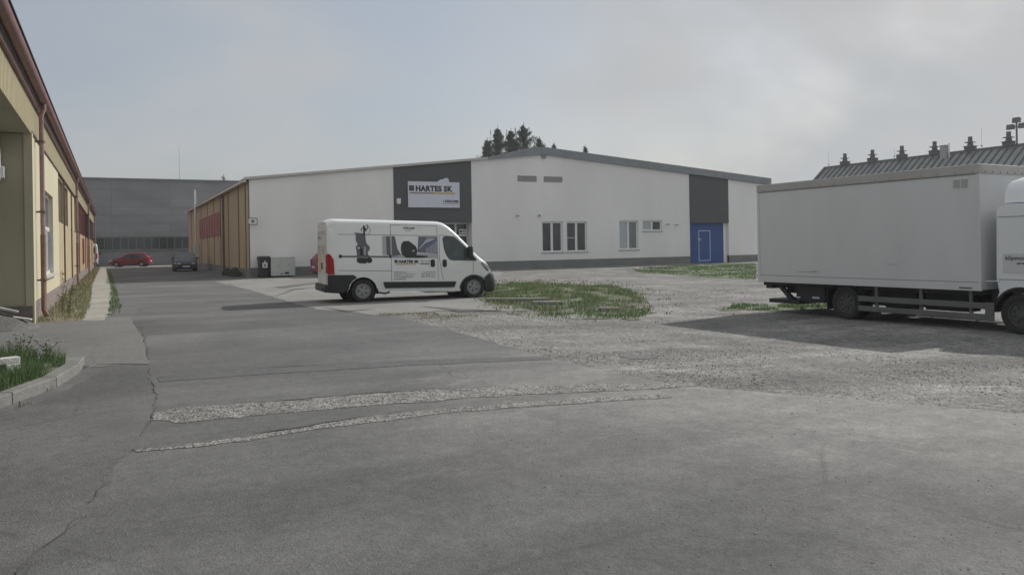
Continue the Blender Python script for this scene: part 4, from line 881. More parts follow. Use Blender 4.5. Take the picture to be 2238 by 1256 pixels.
    def underside(s):
        b = MB(); a, c = s.wheels; w = s.W/2-.36; z0, z1 = s.floor-.02, s.floor+.35
        b.box(.12, s.L-.25, -w, w, z0, z1)
        for x0, x1 in ((.1, a-s.arch), (a+s.arch, c-s.arch), (c+s.arch, s.L-.3)):
            if x1-x0 > .05: b.box(x0, x1, -s.W/2+.1, s.W/2-.1, z0+.06, z1-.03)
        for cxx in (a, c):
            for sg in (-1, 1):
                R = s.arch+.01; n = 16; y0 = sg*(s.S(cxx, .6)-.012); y1 = sg*w
                for k in range(n):
                    p, q = -.25+(pi+.5)*k/n, -.25+(pi+.5)*(k+1)/n
                    b.quad((cxx+R*cos(p), y0, s.wr+R*sin(p)), (cxx+R*cos(q), y0, s.wr+R*sin(q)), (cxx+R*cos(q), y1, s.wr+R*sin(q)), (cxx+R*cos(p), y1, s.wr+R*sin(p)))
                b.bm.faces.new([b.bm.verts.new((cxx+R*cos(2*pi*k/20), sg*(w+.003), s.wr+R*sin(2*pi*k/20))) for k in range(20)])
        b.build('underbody', 'dark2', s.root, norm=False)
def wheel(root, x, y, sg, R, w, mat='rim', spokes=5, hole=.6, z=None, name='wheel'):
    """sg = side the outer face looks to"""
    z = R if z is None else z
    b = MB(); e = .03*R/.35
    b.lathe_y([(R*.62, -sg*w/2), (R*.95, -sg*w/2), (R, -sg*(w/2-e)), (R, sg*(w/2-e)), (R*.965, sg*(w/2-.004)), (R*.9, sg*w/2), (R*.7, sg*(w/2-.004)), (R*.63, sg*(w/2-.02))], (0, 0, 0), 36)
    o = b.build(name, 'rubber', root, smooth=40, loc=(x, y, z))
    r_ = MB(); rr = R*.64; yo = sg*(w/2-.02)
    r_.lathe_y([(rr, yo+sg*.008), (rr*.93, yo+sg*.008), (rr*.88, yo-sg*.03), (rr*.8, yo-sg*.035)], (0, 0, 0), 32)
    # dished disc with holes: spokes as wedges
    for k in range(spokes):
        a = 2*pi*k/spokes; a1 = pi/spokes*1.15
        ring = [(rr*.3, a-pi/spokes), (rr*.3, a+pi/spokes), (rr*.82, a+a1*.55), (rr*.82, a-a1*.55)]
        r_.prism([(q*cos(t), q*sin(t)) for q, t in ring], yo-sg*.03, yo-sg*.012, 'y')
    r_.lathe_y([(rr*.34, yo-sg*.012), (rr*.3, yo+sg*.004), (.001, yo+sg*.006)], (0, 0, 0), 20)
    r_.lathe_y([(rr*.95, yo-sg*.033), (rr*.66, yo-sg*.028), (rr*.64, yo-sg*.045)], (0, 0, 0), 28)
    r_.build('rim', mat, o, smooth=40)
    h = MB(); h.disc_y((0, yo-sg*.05, 0), rr*.97, 28); h.build('brake_drum', 'dark2', o)
    return o
def rrect(x0, x1, z0, z1, r=.03, n=3):
    p = []
    for cx_, cz_, a0 in ((x1-r, z1-r, 0), (x0+r, z1-r, pi/2), (x0+r, z0+r, pi), (x1-r, z0+r, 1.5*pi)):
        for k in range(n+1): a = a0+pi/2*k/n; p.append((cx_+r*cos(a), cz_+r*sin(a)))
    return p

# ---- white van
vy = radians(-5); c_, s_ = cos(vy), sin(vy); lx, ly = 1.0, -.985
org = (6.59-(lx*c_-ly*s_), 22.63-(lx*s_+ly*c_), 0)
vr = empty('van', org, vy, 'white panel van with printed side pictures and HARTES SK lettering', 'van')
vr.scale = (1.02, 1, 1)
v = Veh(vr, 5.2, 2.04, [(0, 2.36), (.08, 2.44), (.2, 2.475), (3.35, 2.465), (3.5, 2.43), (3.65, 2.34), (3.88, 2.15), (4.24, 1.79), (4.6, 1.42), (4.72, 1.33), (4.85, 1.25), (4.98, 1.13), (5.08, .97), (5.16, .8), (5.2, .62)],
        [(0, .955), (.08, .985), (.2, 1), (4.3, 1), (4.7, .97), (4.95, .9), (5.1, .81), (5.2, .7)], 1.25, .075, .16, (1.015, 4.435), .345, .44, .33, .026)
v.floor_pts = [(0, .40), (.3, .36), (.55, .34), (1.5, .33), (3.98, .31), (4.9, .30), (5.2, .34)]
v.build_body('van_white'); v.underside()
for x in v.wheels:
    for sg in (-1, 1): wheel(vr, x, sg*.89, sg, .345, .21, spokes=5)
mt['cab_glass'] = M('greenish_cab_glass', (.06, .085, .08), .1, var=.35, vs=3)
v.side('side_window', [(3.47, 1.93), (3.5, 1.985), (3.6, 2.0), (3.78, 1.985), (3.9, 1.92), (4.2, 1.64), (4.52, 1.30), (4.5, 1.27), (3.75, 1.285), (3.66, 1.31), (3.58, 1.42), (3.51, 1.62)], 'cab_glass', .004)
v.line('window_seal', [(3.46, 1.94), (3.5, 1.99), (3.6, 2.005), (3.79, 1.99), (3.91, 1.925), (4.21, 1.645), (4.53, 1.29), (4.5, 1.262), (3.75, 1.277), (3.65, 1.305), (3.57, 1.415), (3.5, 1.62), (3.46, 1.94)], .02, 'dark', .006)
v.toppatch('windscreen', 3.72, 4.6, .96, 'glass', .008, f1=.98)
v.side('side_moulding', [(1.6, .61), (3.86, .61), (3.8, .43), (1.66, .42)], 'dark', .012, thick=.012)
v.side('rear_bumper_side', [(-.0, .45), (.0, .82), (.74, .82), (.84, .74), (.72, .66), (.62, .53), (.58, .36), (.3, .28), (.02, .3)], 'dark', .014, thick=.012)
a_ = [(4.435+.475*cos(t), .345+.475*sin(t)) for t in [0.15+k*(pi-.25)/18 for k in range(19)]]; a2 = [(4.435+.41*cos(t), .345+.41*sin(t)) for t in [0.15+k*(pi-.25)/18 for k in range(19)]]
for cxx in v.wheels:
    o_ = [(x-4.435+cxx, z) for x, z in a_]; i_ = [(x-4.435+cxx, z) for x, z in a2]; v.side('wheel_arch', o_+i_[::-1], 'dark' if cxx > 3 else 'van_white', .010, cut=0, thick=.01)
# bumper front
b = MB(); n = 28; rows_ = []
for z0, ins, top_ in ((.27, .10, 0), (.33, .03, 0), (.45, 0, 0), (.60, 0, 0), (.68, .025, .2), (.72, .05, .6), (.74, .10, 1)):
    row = []
    for k in range(n+1):
        a = -pi/2+pi*k/n; ca = max(0, cos(a)); x = 4.80+.46*ca**.55-ins*ca**.3; y = .995*(1 if a > 0 else -1)*abs(sin(a))**.45-ins*.4*(1 if a > 0 else -1)*(abs(sin(a)) > .05)
        row.append(b.bm.verts.new(v.put(x, y, z0+top_*.17*min(1, (x-4.80)/.25))))
    rows_.append(row)
for p, q in zip(rows_, rows_[1:]):
    for k in range(n): b.bm.faces.new((p[k], p[k+1], q[k+1], q[k]))
b.build('front_bumper', 'dark', vr, smooth=50)
MB().box(5.235, 5.275, -.5, .5, .46, .56).build('air_intake', 'ink', vr)
v.toppatch('grille', 5.06, 5.17, .55, 'dark', .01)
# headlight
v.side('headlight', [(4.70, 1.20), (4.80, 1.19), (4.93, 1.10), (5.03, .97), (5.05, .90), (4.96, .93), (4.86, 1.03), (4.74, 1.14)], 'clear_lens', .012, cut=.08, thick=.006)
v.side('headlight_rim', [(4.68, 1.215), (4.76, 1.21), (4.86, 1.05), (4.94, .94), (4.90, .93), (4.8, 1.04), (4.7, 1.15)], 'dark', .010, cut=.08)
# gaps
for ln in ([(1.86, 2.33), (3.29, 2.33), (3.29, .64)], [(1.86, 2.33), (1.86, .64)], [(3.35, 2.03), (3.34, 1.3), (3.40, .9), (3.46, .64)], [(4.42, 1.24), (4.42, .86)], [(.3, 2.02), (3.28, 2.02)], [(3.35, 2.05), (3.95, 1.98)], [(.32, .95), (1.86, .94)]): v.line('panel_gap', ln, .013, 'ink2', .003)
for ln in ([(1.9, .93), (3.28, .93)], [(3.46, .93), (4.1, .93)], [(.3, 1.40), (.31, 1.98)]): v.line('panel_crease', ln, .02, 'van_white', .008)
v.line('door_rail', [(.36, 1.365), (1.78, 1.365)], .05, 'ink2', .006)
v.side('rail_end', rrect(.32, .41, 1.32, 1.42, .03), 'ink', .009, cut=0); v.side('rail_end', rrect(1.79, 1.87, 1.33, 1.42, .02), 'ink', .009, cut=0)
for x in (3.055, 3.43): v.side('door_handle', rrect(x, x+.13, 1.06, 1.29, .05), 'dark', .01, thick=.014, cut=0)
# mirror
for sg in (-1, 1):
    m_ = MB(); y0 = sg*1.0
    m_.box(4.24, 4.36, y0, y0+sg*.1, 1.33, 1.39); m_.box(4.2, 4.32, y0+sg*.08, y0+sg*.3, 1.27, 1.62); m_.build('mirror', 'dark', vr, bevel=.03)
    MB().box(4.322, 4.35, y0+sg*.1, y0+sg*.28, 1.36, 1.6).build('mirror_cap', 'van_white', vr, bevel=.01)
v.side('mirror_base', [(4.28, 1.30), (4.30, 1.50), (4.52, 1.29)], 'dark', .009, cut=0)
# tail lamps: wrap round the corner
for sg in (-1, 1):
    v.side('tail_lamp', [(.0, 1.45), (.08, 1.42), (.17, 1.28), (.19, .84), (.0, .84)], 'red_lens', .012, sides=(sg,), cut=.08, thick=.01)
    t_ = MB(); y0 = sg*.80; t_.box(-.03, -.004, y0, sg*.985, .9, 1.44).build('tail_lamp', 'red_lens', vr, bevel=.008)
    MB().box(-.035, -.031, sg*.82, sg*.93, 1.08, 1.2).build('reverse_lamp', 'clear_lens', vr)
# rear doors
for q_ in ((-.79, -.006), (.006, .79)): MB().box(-.018, -.004, *q_, .5, 2.2).build('rear_door', 'van_white', vr, bevel=.008)
MB().box(-.022, -.019, -.7, -.1, 1.45, 1.72).box(-.022, -.019, .1, .7, 1.45, 1.72).box(-.022, -.019, -.7, .7, 2.05, 2.16).build('print_band', 'picgrey', vr)
MB().box(-.024, -.0195, .08, .66, .9, 1.44).build('print_picture', 'orange_print', vr)
MB().box(-.04, -.019, -.16, -.03, 1.0, 1.2).build('door_handle', 'dark', vr)
MB().box(-.03, -.019, .1, .6, .62, .74).build('number_plate', 'sign_white', vr)
b = MB(); b.box(-.09, .12, -.95, .95, .33, .56); b.box(-.14, .05, -.7, .7, .40, .46); b.build('rear_bumper', 'dark', vr, bevel=.03)
rt = lambda ox, oz: (lambda x, z: v.put(-.026, ox-x, oz+z))
for y_, z_, tt, sz in ((.66, 1.88, 'HARTES SK', .13), (.66, 1.62, 'čistiace', .08), (.66, 1.52, 'stroje', .08), (-.1, 1.62, 'servis', .08), (-.1, 1.52, 'predaj', .08)): place_text('door_print', tt, sz, rt(y_, z_), 'ink', vr)
b = MB(); b.box(0.05, .12, -.25, .25, 2.36, 2.41); b.build('rear_lamp', 'red_lens', vr)
# printed pictures on the camera side (flat film on the panels)
P_ = lambda n, poly, mat, off=.005, cut=.2: v.side(n, poly, mat, off, (-1, 1), cut=cut)
P_('print_background', [(1.60, 1.99), (1.84, 1.99), (1.84, 1.41), (1.60, 1.41)], 'picgrey'); P_('print_background', [(1.72, 1.985), (1.84, 1.985), (1.84, 1.415), (1.72, 1.415)], 'ink2', .0065)
P_('print_background', [(1.88, 1.99), (2.10, 1.40), (1.88, 1.34)], 'picgrey')
P_('print_background', [(1.88, 1.99), (1.98, 1.99), (2.05, 1.6), (2.15, 1.43), (1.88, 1.40)], 'ink2', .0065)
P_('print_building', [(2.7, 1.99), (3.28, 1.99), (3.28, 1.48), (2.66, 1.50)], 'picblue')
for k in range(6): v.line('print_stripe', [(2.72+k*.03, 1.62+k*.03), (3.0+k*.045, 1.96-k*.004)], .014, 'sign_white', .007)
for k in range(9): x = 2.93+k*.042; v.line('print_stripe', [(x, 1.5), (x, 1.62+.03*k)], .012, 'sign_white', .007)
P_('print_ground', [(1.9, 1.42), (2.2, 1.46), (3.28, 1.48), (3.28, 1.33), (1.9, 1.33)], 'picgrey')
P_('print_machine', [(2.18, 1.44), (2.15, 1.6), (2.17, 1.75), (2.24, 1.84), (2.40, 1.85), (2.50, 1.78), (2.62, 1.68), (2.66, 1.55), (2.62, 1.42), (2.95, 1.40), (3.0, 1.37), (2.8, 1.335), (2.3, 1.335)], 'picdark', .0085)
P_('print_detail', [(2.5, 1.56), (2.56, 1.58), (2.56, 1.54), (2.5, 1.53)], 'sign_white', .010, 0)
# pressure washer picture
def disc(cx_, cz_, r, mat, off): P_('print_washer', [(cx_+r*cos(2*pi*k/16), cz_+r*sin(2*pi*k/16)) for k in range(16)], mat, off, 0)
P_('print_washer', [(.76, 2.08), (1.02, 2.06), (1.10, 2.04), (1.12, 1.80), (1.16, 1.72), (1.22, 1.68), (1.22, 1.56), (1.16, 1.52), (1.17, 1.42), (1.21, 1.38), (.84, 1.37), (.84, 1.55), (.83, 1.66), (.88, 1.73), (.82, 1.85), (.83, 2.04)], 'ink2', .0085)
P_('print_washer', [(.84, 1.28), (.83, 1.22), (.92, 1.17), (1.10, 1.16), (1.16, 1.24), (1.20, 1.33), (.85, 1.33)], 'ink', .0088, 0)
disc(1.20, 1.26, .085, 'ink', .0092); disc(.90, 1.62, .08, 'ink', .0092); disc(.90, 1.62, .045, 'picgrey', .0098)
P_('print_washer', [(.93, 1.40), (1.02, 1.40), (1.02, 1.6), (.95, 1.6)], 'ink', .0092, 0); P_('print_washer', [(1.05, 1.42), (1.1, 1.42), (1.1, 1.66), (1.05, 1.66)], 'picgrey', .0094, 0)
v.line('print_washer', [(1.07, 2.0), (1.08, 2.28), (1.05, 2.25)], .05, 'ink', .009); v.line('print_washer', [(.99, 2.12), (1.0, 2.2), (1.07, 2.22), (1.16, 2.18), (1.2, 2.28), (1.14, 2.31)], .025, 'ink', .0092); v.line('print_washer', [(1.13, 2.12), (1.1, 2.2)], .03, 'ink', .009); v.line('print_hose', [(1.22, 2.24), (1.27, 2.15), (1.22, 2.04), (1.12, 2.0)], .012, 'ink2', .009)
v.text('lettering', 'HARTES SK', .115, 2.07, 1.185, 'ink', bold=.007); v.side('logo', rrect(1.95, 2.04, 1.185, 1.27, .01), 'ink', .007, (-1,), cut=0)
v.line('print_underline', [(1.97, 1.145), (2.6, 1.145)], .03, 'yellow', .007, (-1,))
v.text('lettering', 'Vašou doménou', .062, 2.73, 1.225, 'ink'); v.text('lettering', 'výhradne', .075, 2.73, 1.14, 'ink', bold=.002)
for i, tt in enumerate(('HARTES s.r.o.', 'Zlatovská 76, Trenčín 911 05', 'e-mail: hartes@hartessk.sk', 'www.hartessk.sk')): v.text('lettering', tt, .066, 1.93, .88-.068*i, 'ink', sx=.8 if i else 1)
for i, tt in enumerate(('tel.: 032 65 23 052', '0905 766 085  Servis', '0905 727 787  Predaj')): v.text('lettering', tt, .06, 3.2, .88-.068*i, 'ink', align='RIGHT', sx=.85)
v.text('lettering', 'KÄRCHER', .075, 2.25, 2.215, 'ink', bold=.003); v.line('print_underline', [(2.3, 2.165), (2.5, 2.165)], .012, 'ink2', .006, (-1,)); v.line('print_underline', [(2.65, 2.24), (2.85, 2.24)], .01, 'picgrey', .006, (-1,))
MB().tube([(1.35, -.6, .3), (1.75, -.55, .22), (1.9, -.55, .26)], .03).box(3.0, 3.9, -.8, .8, .2, .3).build('exhaust', 'metal', vr)

# ---- small cars
def small_car(name, loc, rz, mat, label, cat='car', L=3.95, Wd=1.7, top=None, group=None, estate=False, hgt=1.46):
    r = empty(name, loc, rz, label, cat, group)
    k = L/3.95
    top = top or ([(0, .98), (.08, 1.12), (.35, 1.40), (.6, hgt-.02), (1.5, hgt), (1.95, hgt-.03), (2.3, 1.28), (2.85, .97), (3.3, .92), (3.7, .80), (3.9, .66), (3.95, .55)] if not estate else [(0, .9), (.05, 1.05), (.3, 1.36), (.5, hgt), (1.6, hgt+.01), (2.1, hgt-.03), (2.45, 1.3), (2.95, .97), (3.4, .92), (3.75, .80), (3.92, .66), (3.95, .55)])
    c = Veh(r, L, Wd, [(a*k, z) for a, z in top], [(0, .88), (.15, .95), (.5, 1), (3.2*k, 1), (3.7*k, .93), (3.95*k, .78)], .88, .34, .09, (.68*k, 3.15*k), .29, .345, .2)
    c.floor_pts = [(0, .34), (.3, .26), (1.0, .22), (2.8*k, .21), (3.6*k, .24), (L, .3)]
    c.build_body(mat); c.underside()
    for x in c.wheels:
        for sg in (-1, 1): wheel(r, x, sg*(Wd/2-.11), sg, .29, .17)
    hz = lambda x: c.zt(x)-.13
    c.side('side_window', [(.55*k, .93), (.62*k, hz(.62*k)), (1.35*k, hz(1.35*k)), (1.38*k, .93)], 'glass'); c.side('side_window', [(1.46*k, .93), (1.44*k, hz(1.44*k)), (2.0*k, hz(2.0*k)), (2.25*k, hz(2.25*k)), (2.62*k, .93)], 'glass')
    c.toppatch('windscreen', 2.12*k, 2.8*k, .93, 'glass', f1=.97); c.toppatch('rear_window', .09*k, .36*k, .9, 'glass', .01)
    for ln in ([(1.42*k, 1.3), (1.42*k, .3)], [(2.6*k, .95), (2.55*k, .3)]): c.line('door_gap', ln, .012, 'ink', .003)
    c.side('door_handle', rrect(1.52*k, 1.66*k, .82, .86, .01), 'dark', .01, cut=0)
    for sg in (-1, 1):
        c.side('headlight', [(3.5*k, .74), (3.62*k, .76), (3.84*k, .68), (3.86*k, .6), (3.7*k, .6)], 'clear_lens', .008, sides=(sg,), cut=.08)
        c.side('tail_lamp', [(.0, 1.0), (.1*k, 1.02), (.22*k, .9), (.2*k, .72), (.0, .7)], 'red_lens', .008, sides=(sg,), cut=.08)
        MB().box(-.02, .02, sg*Wd*.30, sg*Wd*.42, .72, 1.0).build('tail_lamp', 'red_lens', r, bevel=.008); MB().box(L-.04, L+.0, sg*Wd*.22, sg*Wd*.38, .56, .68).build('headlight', 'clear_lens', r, bevel=.01)
        MB().box(2.45*k, 2.57*k, sg*(Wd/2-.06), sg*(Wd/2+.12), .95, 1.07).build('mirror', mat, r, bevel=.02)
    MB().box(-.08, .1, -Wd*.44, Wd*.44, .3, .52).build('rear_bumper', mat, r, bevel=.04); MB().box(L-.16, L+.04, -Wd*.40, Wd*.40, .28, .48).build('front_bumper', mat, r, bevel=.04)
    MB().box(-.09, -.081, -.26, .26, .54 if not estate else .36, .65 if not estate else .47).box(L+.041, L+.047, -.26, .26, .34, .45).build('number_plate', 'sign_white', r)
    return r, c
# red hatchback in front of the far hall, front to the left
a = G(322, 582); small_car('parked_car', (3.6, 91.5, 0), radians(180-17), 'red_paint', 'small red hatchback parked across the far end of the lane')
# dark estate on the lane side of the warehouse, rear towards the camera
r, c = small_car('parked_car', (5.15, 69.3, 0), radians(-91), 'dark_paint', 'dark grey hatchback parked beside the shaded side wall', Wd=1.72, L=4.2)
# dark saloon beyond, right of it
r, c = small_car('parked_car', (10.1, 43.9, 0), radians(6), 'red_paint', 'dark red car mostly hidden behind the back of the white van', L=3.9)
# white vans at the far end
wv = empty('van', (-2.35, 92.0, 0), radians(90), 'white vehicle just showing past the far end of the yellow workshop', 'van')
c = Veh(wv, 5.2, 2.04, v.top, v.width, 1.25, .075, .16, (1.015, 4.435), .345, .44, .33); c.floor_pts = v.floor_pts; c.build_body('van_white'); c.underside()
for x in c.wheels:
    for sg in (-1, 1): wheel(wv, x, sg*.89, sg, .345, .21)
for sg in (-1, 1): MB().box(-.03, -.004, sg*.8, sg*.98, .9, 1.45).build('tail_lamp', 'red_lens', wv, bevel=.01)
MB().box(-.02, -.004, -.78, -.08, 1.5, 2.1).box(-.02, -.004, .08, .78, 1.5, 2.1).build('rear_window', 'glass', wv); MB().box(-.08, .1, -.95, .95, .35, .55).build('rear_bumper', 'dark', wv, bevel=.02); c.toppatch('windscreen', 3.72, 4.6, .96, 'glass')
for sg in (-1, 1): MB().box(4.2, 4.32, sg*1.05, sg*1.25, 1.3, 1.6).build('mirror', 'dark', wv, bevel=.02)

# ---- box truck (local x = forward, near side = -y)
A = (14.93, 15.08); th = radians(-88.1); TW = 2.45; TL = 5.73
ct, st = cos(th), sin(th); near = -TW/2
orgt = (A[0]-(-near*0)-(0*ct-near*st), A[1]-(0*st+near*ct), -.2)
tr = empty('box_truck', orgt, th, 'large pale grey box truck parked at the right with its cab cut by the frame', 'truck')
n_ = TW/2; Zb, Zt = .785, 3.285      # above truck ground
b = MB(); b.box(.02, TL-.02, -n_+.015, n_-.015, Zb+.02, Zt-.01); b.build('cargo_box', 'truck_white', tr)
b = MB()
for sg in (-1, 1):
    b.box(-.01, TL+.01, sg*n_, sg*(n_-.05), Zt-.19, Zt)
for x in (0, TL-.05): b.box(x-.012 if x == 0 else x, x+.05 if x == 0 else x+.062, -n_+.051, n_-.051, Zt-.185, Zt-.002)
b.build('roof_band', 'truck_band', tr, bevel=.012)
b = MB()
for sg in (-1, 1):
    b.box(0, TL, sg*(n_+.004), sg*(n_-.04), Zb, Zb+.16)
    for x in (0, TL-.07): b.box(x, x+.07, sg*(n_+.003), sg*(n_-.06), Zb+.161, Zt-.191)
b.build('frame_rail', 'truck_white', tr, bevel=.008)
b = MB(); b.box(0, TL, -n_-.002, -n_+.01, Zt-.2, Zt-.192); b.box(.07, TL-.08, -n_+.008, -n_+.0149, Zb+.165, Zb+.175); b.box(0, TL, n_-.01, n_+.002, Zt-.2, Zt-.192); b.build('shadow_gap', 'ink2', tr)
b = MB()
for k in range(16):
    x = .2+k*.36; b.lathe_y([(.012, -.008), (.001, -.012)], (x, -n_, Zt-.15), 8)
for k in range(9): b.tube([(TL+.012, -1.05+k*.26, Zt-.15), (TL+.022, -1.05+k*.26, Zt-.15)], .014, 8)
b.build('rivets', 'ink2', tr)
vv = MB()
for z_ in range(5): vv.box(5.2, 5.33, -n_+.002, -n_+.0149, 2.84+z_*.035, 2.86+z_*.035); vv.box(5.36, 5.49, -n_+.002, -n_+.0149, 2.84+z_*.035, 2.86+z_*.035)
vv.build('vent', 'truck_band', tr)
MB().box(5.3, 5.55, -n_-.012, -n_-.005, Zb+.04, Zb+.07).build('marker_lamp', 'ink2', tr)
b = MB(); b.box(-.02, .02, -n_+.08, n_-.08, Zb+.05, Zt-.2); b.build('rear_door', 'truck_white', tr, bevel=.01)
for y_ in (-.4, .4): MB().tube([(-.05, y_, Zb+.1), (-.05, y_, Zt-.25)], .02, 6).build('lock_bar', 'metal', tr)
MB().box(1.25, 1.85, -n_+.010, -n_+.0145, 1.07, 1.078).box(1.7, 1.9, -n_+.010, -n_+.0145, 1.09, 1.096).box(3.7, 3.95, -n_+.010, -n_+.0145, 1.28, 1.286).build('scratch', 'ink2', tr)
# chassis
b = MB()
for y_ in (-.45, .4): b.box(.3, 8.0, y_-.04, y_+.04, .48, .70)
for x in (.5, 1.4, 2.3, 3.4, 4.6, 5.6): b.box(x, x+.08, -.4, .35, .5, .66)
b.box(.1, TL-.05, -n_+.1, n_-.1, .70, .79); b.box(3.1, 4.2, -.95, -.5, .35, .70); b.box(4.4, 5.3, -.95, -.5, .33, .69); b.box(3.3, 5.0, .5, 1.0, .3, .7); b.box(5.75, 6.0, -.9, .9, .4, .8)
b.build('chassis', 'dark2', tr)
b = MB(); b.box(.15, .35, -1.1, 1.1, .62, .76); b.box(1.05, 1.9, -1.02, -.5, .32, .70); b.build('locker', 'dark', tr, bevel=.01)
b = MB(); b.prism([(.45, .72), (.58, .72), (1.0, .36), (.9, .3)], -1.05, -.95, 'y'); b.prism([(.45, .72), (.58, .72), (1.0, .36), (.9, .3)], .95, 1.05, 'y'); b.box(.25, 1.2, -1.1, 1.1, .26, .36); b.build('underrun_bar', 'dark', tr)
MB().box(1.15, 1.25, -1.125, -1.105, .42, .45).box(1.55, 1.75, -1.04, -1.021, .42, .46).build('reflector', 'sign_white', tr)
# rear wheels (twin) + front wheels
for sg in (-1, 1):
    wheel(tr, 2.60, sg*(n_-.16), sg, .385, .22, spokes=8, mat='rim_shaded'); wheel(tr, 2.60, sg*(n_-.42), sg, .385, .22, spokes=8, name='inner_wheel'); wheel(tr, 6.42, sg*(n_-.18), sg, .375, .23, spokes=8, mat='rim_shaded')
b = MB()
for sg in (-1, 1):
    for k in range(12):
        p, q = .1+(pi-.2)*k/12, .1+(pi-.2)*(k+1)/12; y0, y1 = sg*(n_-.03), sg*(n_-.6)
        if .385+.46*sin(p) < .8: b.quad((2.6+.46*cos(p), y0, .385+.46*sin(p)), (2.6+.46*cos(q), y0, .385+.46*sin(q)), (2.6+.46*cos(q), y1, .385+.46*sin(q)), (2.6+.46*cos(p), y1, .385+.46*sin(p)))
    b.box(2.08, 2.1, sg*(n_-.05), sg*(n_-.6), .2, .75)
b.build('mudguard', 'dark', tr, norm=False)
# side guard
for sg in (-1, 1):
    b = MB(); y0, y1 = sg*(n_-.02), sg*(n_-.06)
    b.box(2.95, 5.78, y0, y1, .44, .56); b.box(2.95, 5.78, y0, y1, .22, .34); b.box(5.78, 5.95, y0, y1, .2, .57)
    b.build('side_guard', 'guard', tr, bevel=.01)
    for x in (3.35, 4.4, 5.45): MB().box(x, x+.06, y1-sg*.002, y1-sg*.05, .24, Zb).build('guard_post', 'guard', tr)
# cab
cbm = MB(); CW = 1.14
outl = [(5.98, 1.05), (6.0, 2.36), (6.06, 2.44), (6.25, 2.47), (7.35, 2.47), (7.5, 2.4), (7.86, 1.5), (7.92, 1.15), (7.94, .55), (7.9, .45), (6.9, .45)]
arc_ = [(6.42+.50*cos(t), .385+.50*sin(t)) for t in [k*pi/14 for k in range(1, 14)]]
outl = [(5.98, 1.05), (6.0, 2.36), (6.06, 2.44), (6.25, 2.47), (7.35, 2.47), (7.5, 2.4), (7.86, 1.5), (7.92, 1.15), (7.94, .55), (7.9, .42), (6.93, .42)]+arc_[:]+[(5.93+.1, .78)]
cbm.prism(outl, -CW, CW, 'y'); cbm.build('cab', 'cab_white', tr, bevel=.045, smooth=30)
for sg in (-1, 1):
    y0 = sg*(CW+.004)
    b = MB(); b.prism([(6.72, 1.45), (6.72, 2.2), (7.3, 2.2), (7.58, 1.5)], y0, y0+sg*.01, 'y'); b.build('side_window', 'glass', tr)
    b = MB(); b.box(6.6, 6.612, y0-sg*.003, y0+sg*.002, .95, 2.3); b.box(6.6, 7.7, y0-sg*.003, y0+sg*.002, .95, .962); b.box(6.02, 6.6, y0-sg*.003, y0+sg*.002, 2.22, 2.23); b.box(6.02, 6.6, y0-sg*.003, y0+sg*.002, 1.02, 1.03); b.build('door_gap', 'ink2', tr)
    MB().box(6.63, 6.75, y0, y0+sg*.03, 1.22, 1.30).build('door_handle', 'dark', tr)
    MB().box(7.6, 7.7, sg*(CW+.1), sg*(CW+.35), 1.5, 2.1).tube([(7.65, sg*CW, 2.05), (7.65, sg*(CW+.2), 2.05)], .02).build('mirror', 'dark', tr, bevel=.02)
    MB().prism([(x, z) for x, z in [(6.42+.505*cos(t), .385+.505*sin(t)) for t in [k*pi/14 for k in range(0, 15)]]]+[(x, z) for x, z in [(6.42+.46*cos(t), .385+.46*sin(t)) for t in [k*pi/14 for k in range(14, -1, -1)]]], sg*(CW-.3), sg*(CW+.02), 'y').build('wheel_arch', 'dark', tr)
    MB().box(6.0, 6.55, sg*(CW-.3), sg*(CW-.05), .78, 1.04).build('cab_corner', 'dark', tr)
MB().prism([(7.5, 2.33), (7.51, 2.34), (7.84, 1.55), (7.83, 1.54)], -CW+.08, CW-.08, 'y').build('windscreen', 'glass', tr)
MB().prism([(7.53, 2.36), (7.88, 1.52), (7.89, 1.53), (7.55, 2.37)], -CW+.1, CW-.1, 'y').build('windscreen', 'glass', tr)
MB().box(7.945, 7.96, -.8, .8, .75, 1.3).box(7.945, 7.97, -.3, .3, .5, .6).build('grille', 'dark', tr)
for sg in (-1, 1): MB().box(7.94, 7.97, sg*.8, sg*1.08, .62, .82).build('headlight', 'clear_lens', tr, bevel=.01)
# roof deflector, lit by the sun
b = MB(); de = [(6.1, 2.5), (6.12, 2.95), (6.25, 3.0), (6.6, 2.96), (7.0, 2.8), (7.35, 2.55), (7.4, 2.5)]
xs_ = de
rows = []
for (x, z) in [(6.1, 2.93), (6.3, 2.98), (6.55, 2.95), (6.85, 2.85), (7.15, 2.68), (7.38, 2.5)]:
    row = []
    for k in range(13):
        a = pi*k/12; w_ = 1.05*(1-.25*((x-6.1)/1.3)**2); row.append(b.bm.verts.new((x, -cos(a)*w_, 2.49+(z-2.49)*min(1, sin(a)*1.6)**.8)))
    rows.append(row)
for p, q in zip(rows, rows[1:]):
    for k in range(12): b.bm.faces.new((p[k], q[k], q[k+1], p[k+1]))
b.bm.faces.new(rows[0]); b.build('roof_deflector', 'cab_white', tr, smooth=50)
b = MB(); b.tube([(5.76, -n_+.1, .98), (6.05, -n_+.08, .99)], .012, 6); b.build('cab_stay', 'sign_white', tr)
for q_, tt, sz, x, z in ((0, 'klipmon', .115, 6.15, 1.40), (1, 'servis', .06, 6.36, 1.32)): place_text('lettering', tt, sz, (lambda ox, oz: (lambda a, c: (ox+a, -CW-.011, oz+c)))(x, z), 'ink', tr, bold=.002)
MB().box(6.1, 6.58, -CW-.008, -CW-.003, 1.15, 1.52).build('sticker', 'truck_white', tr)

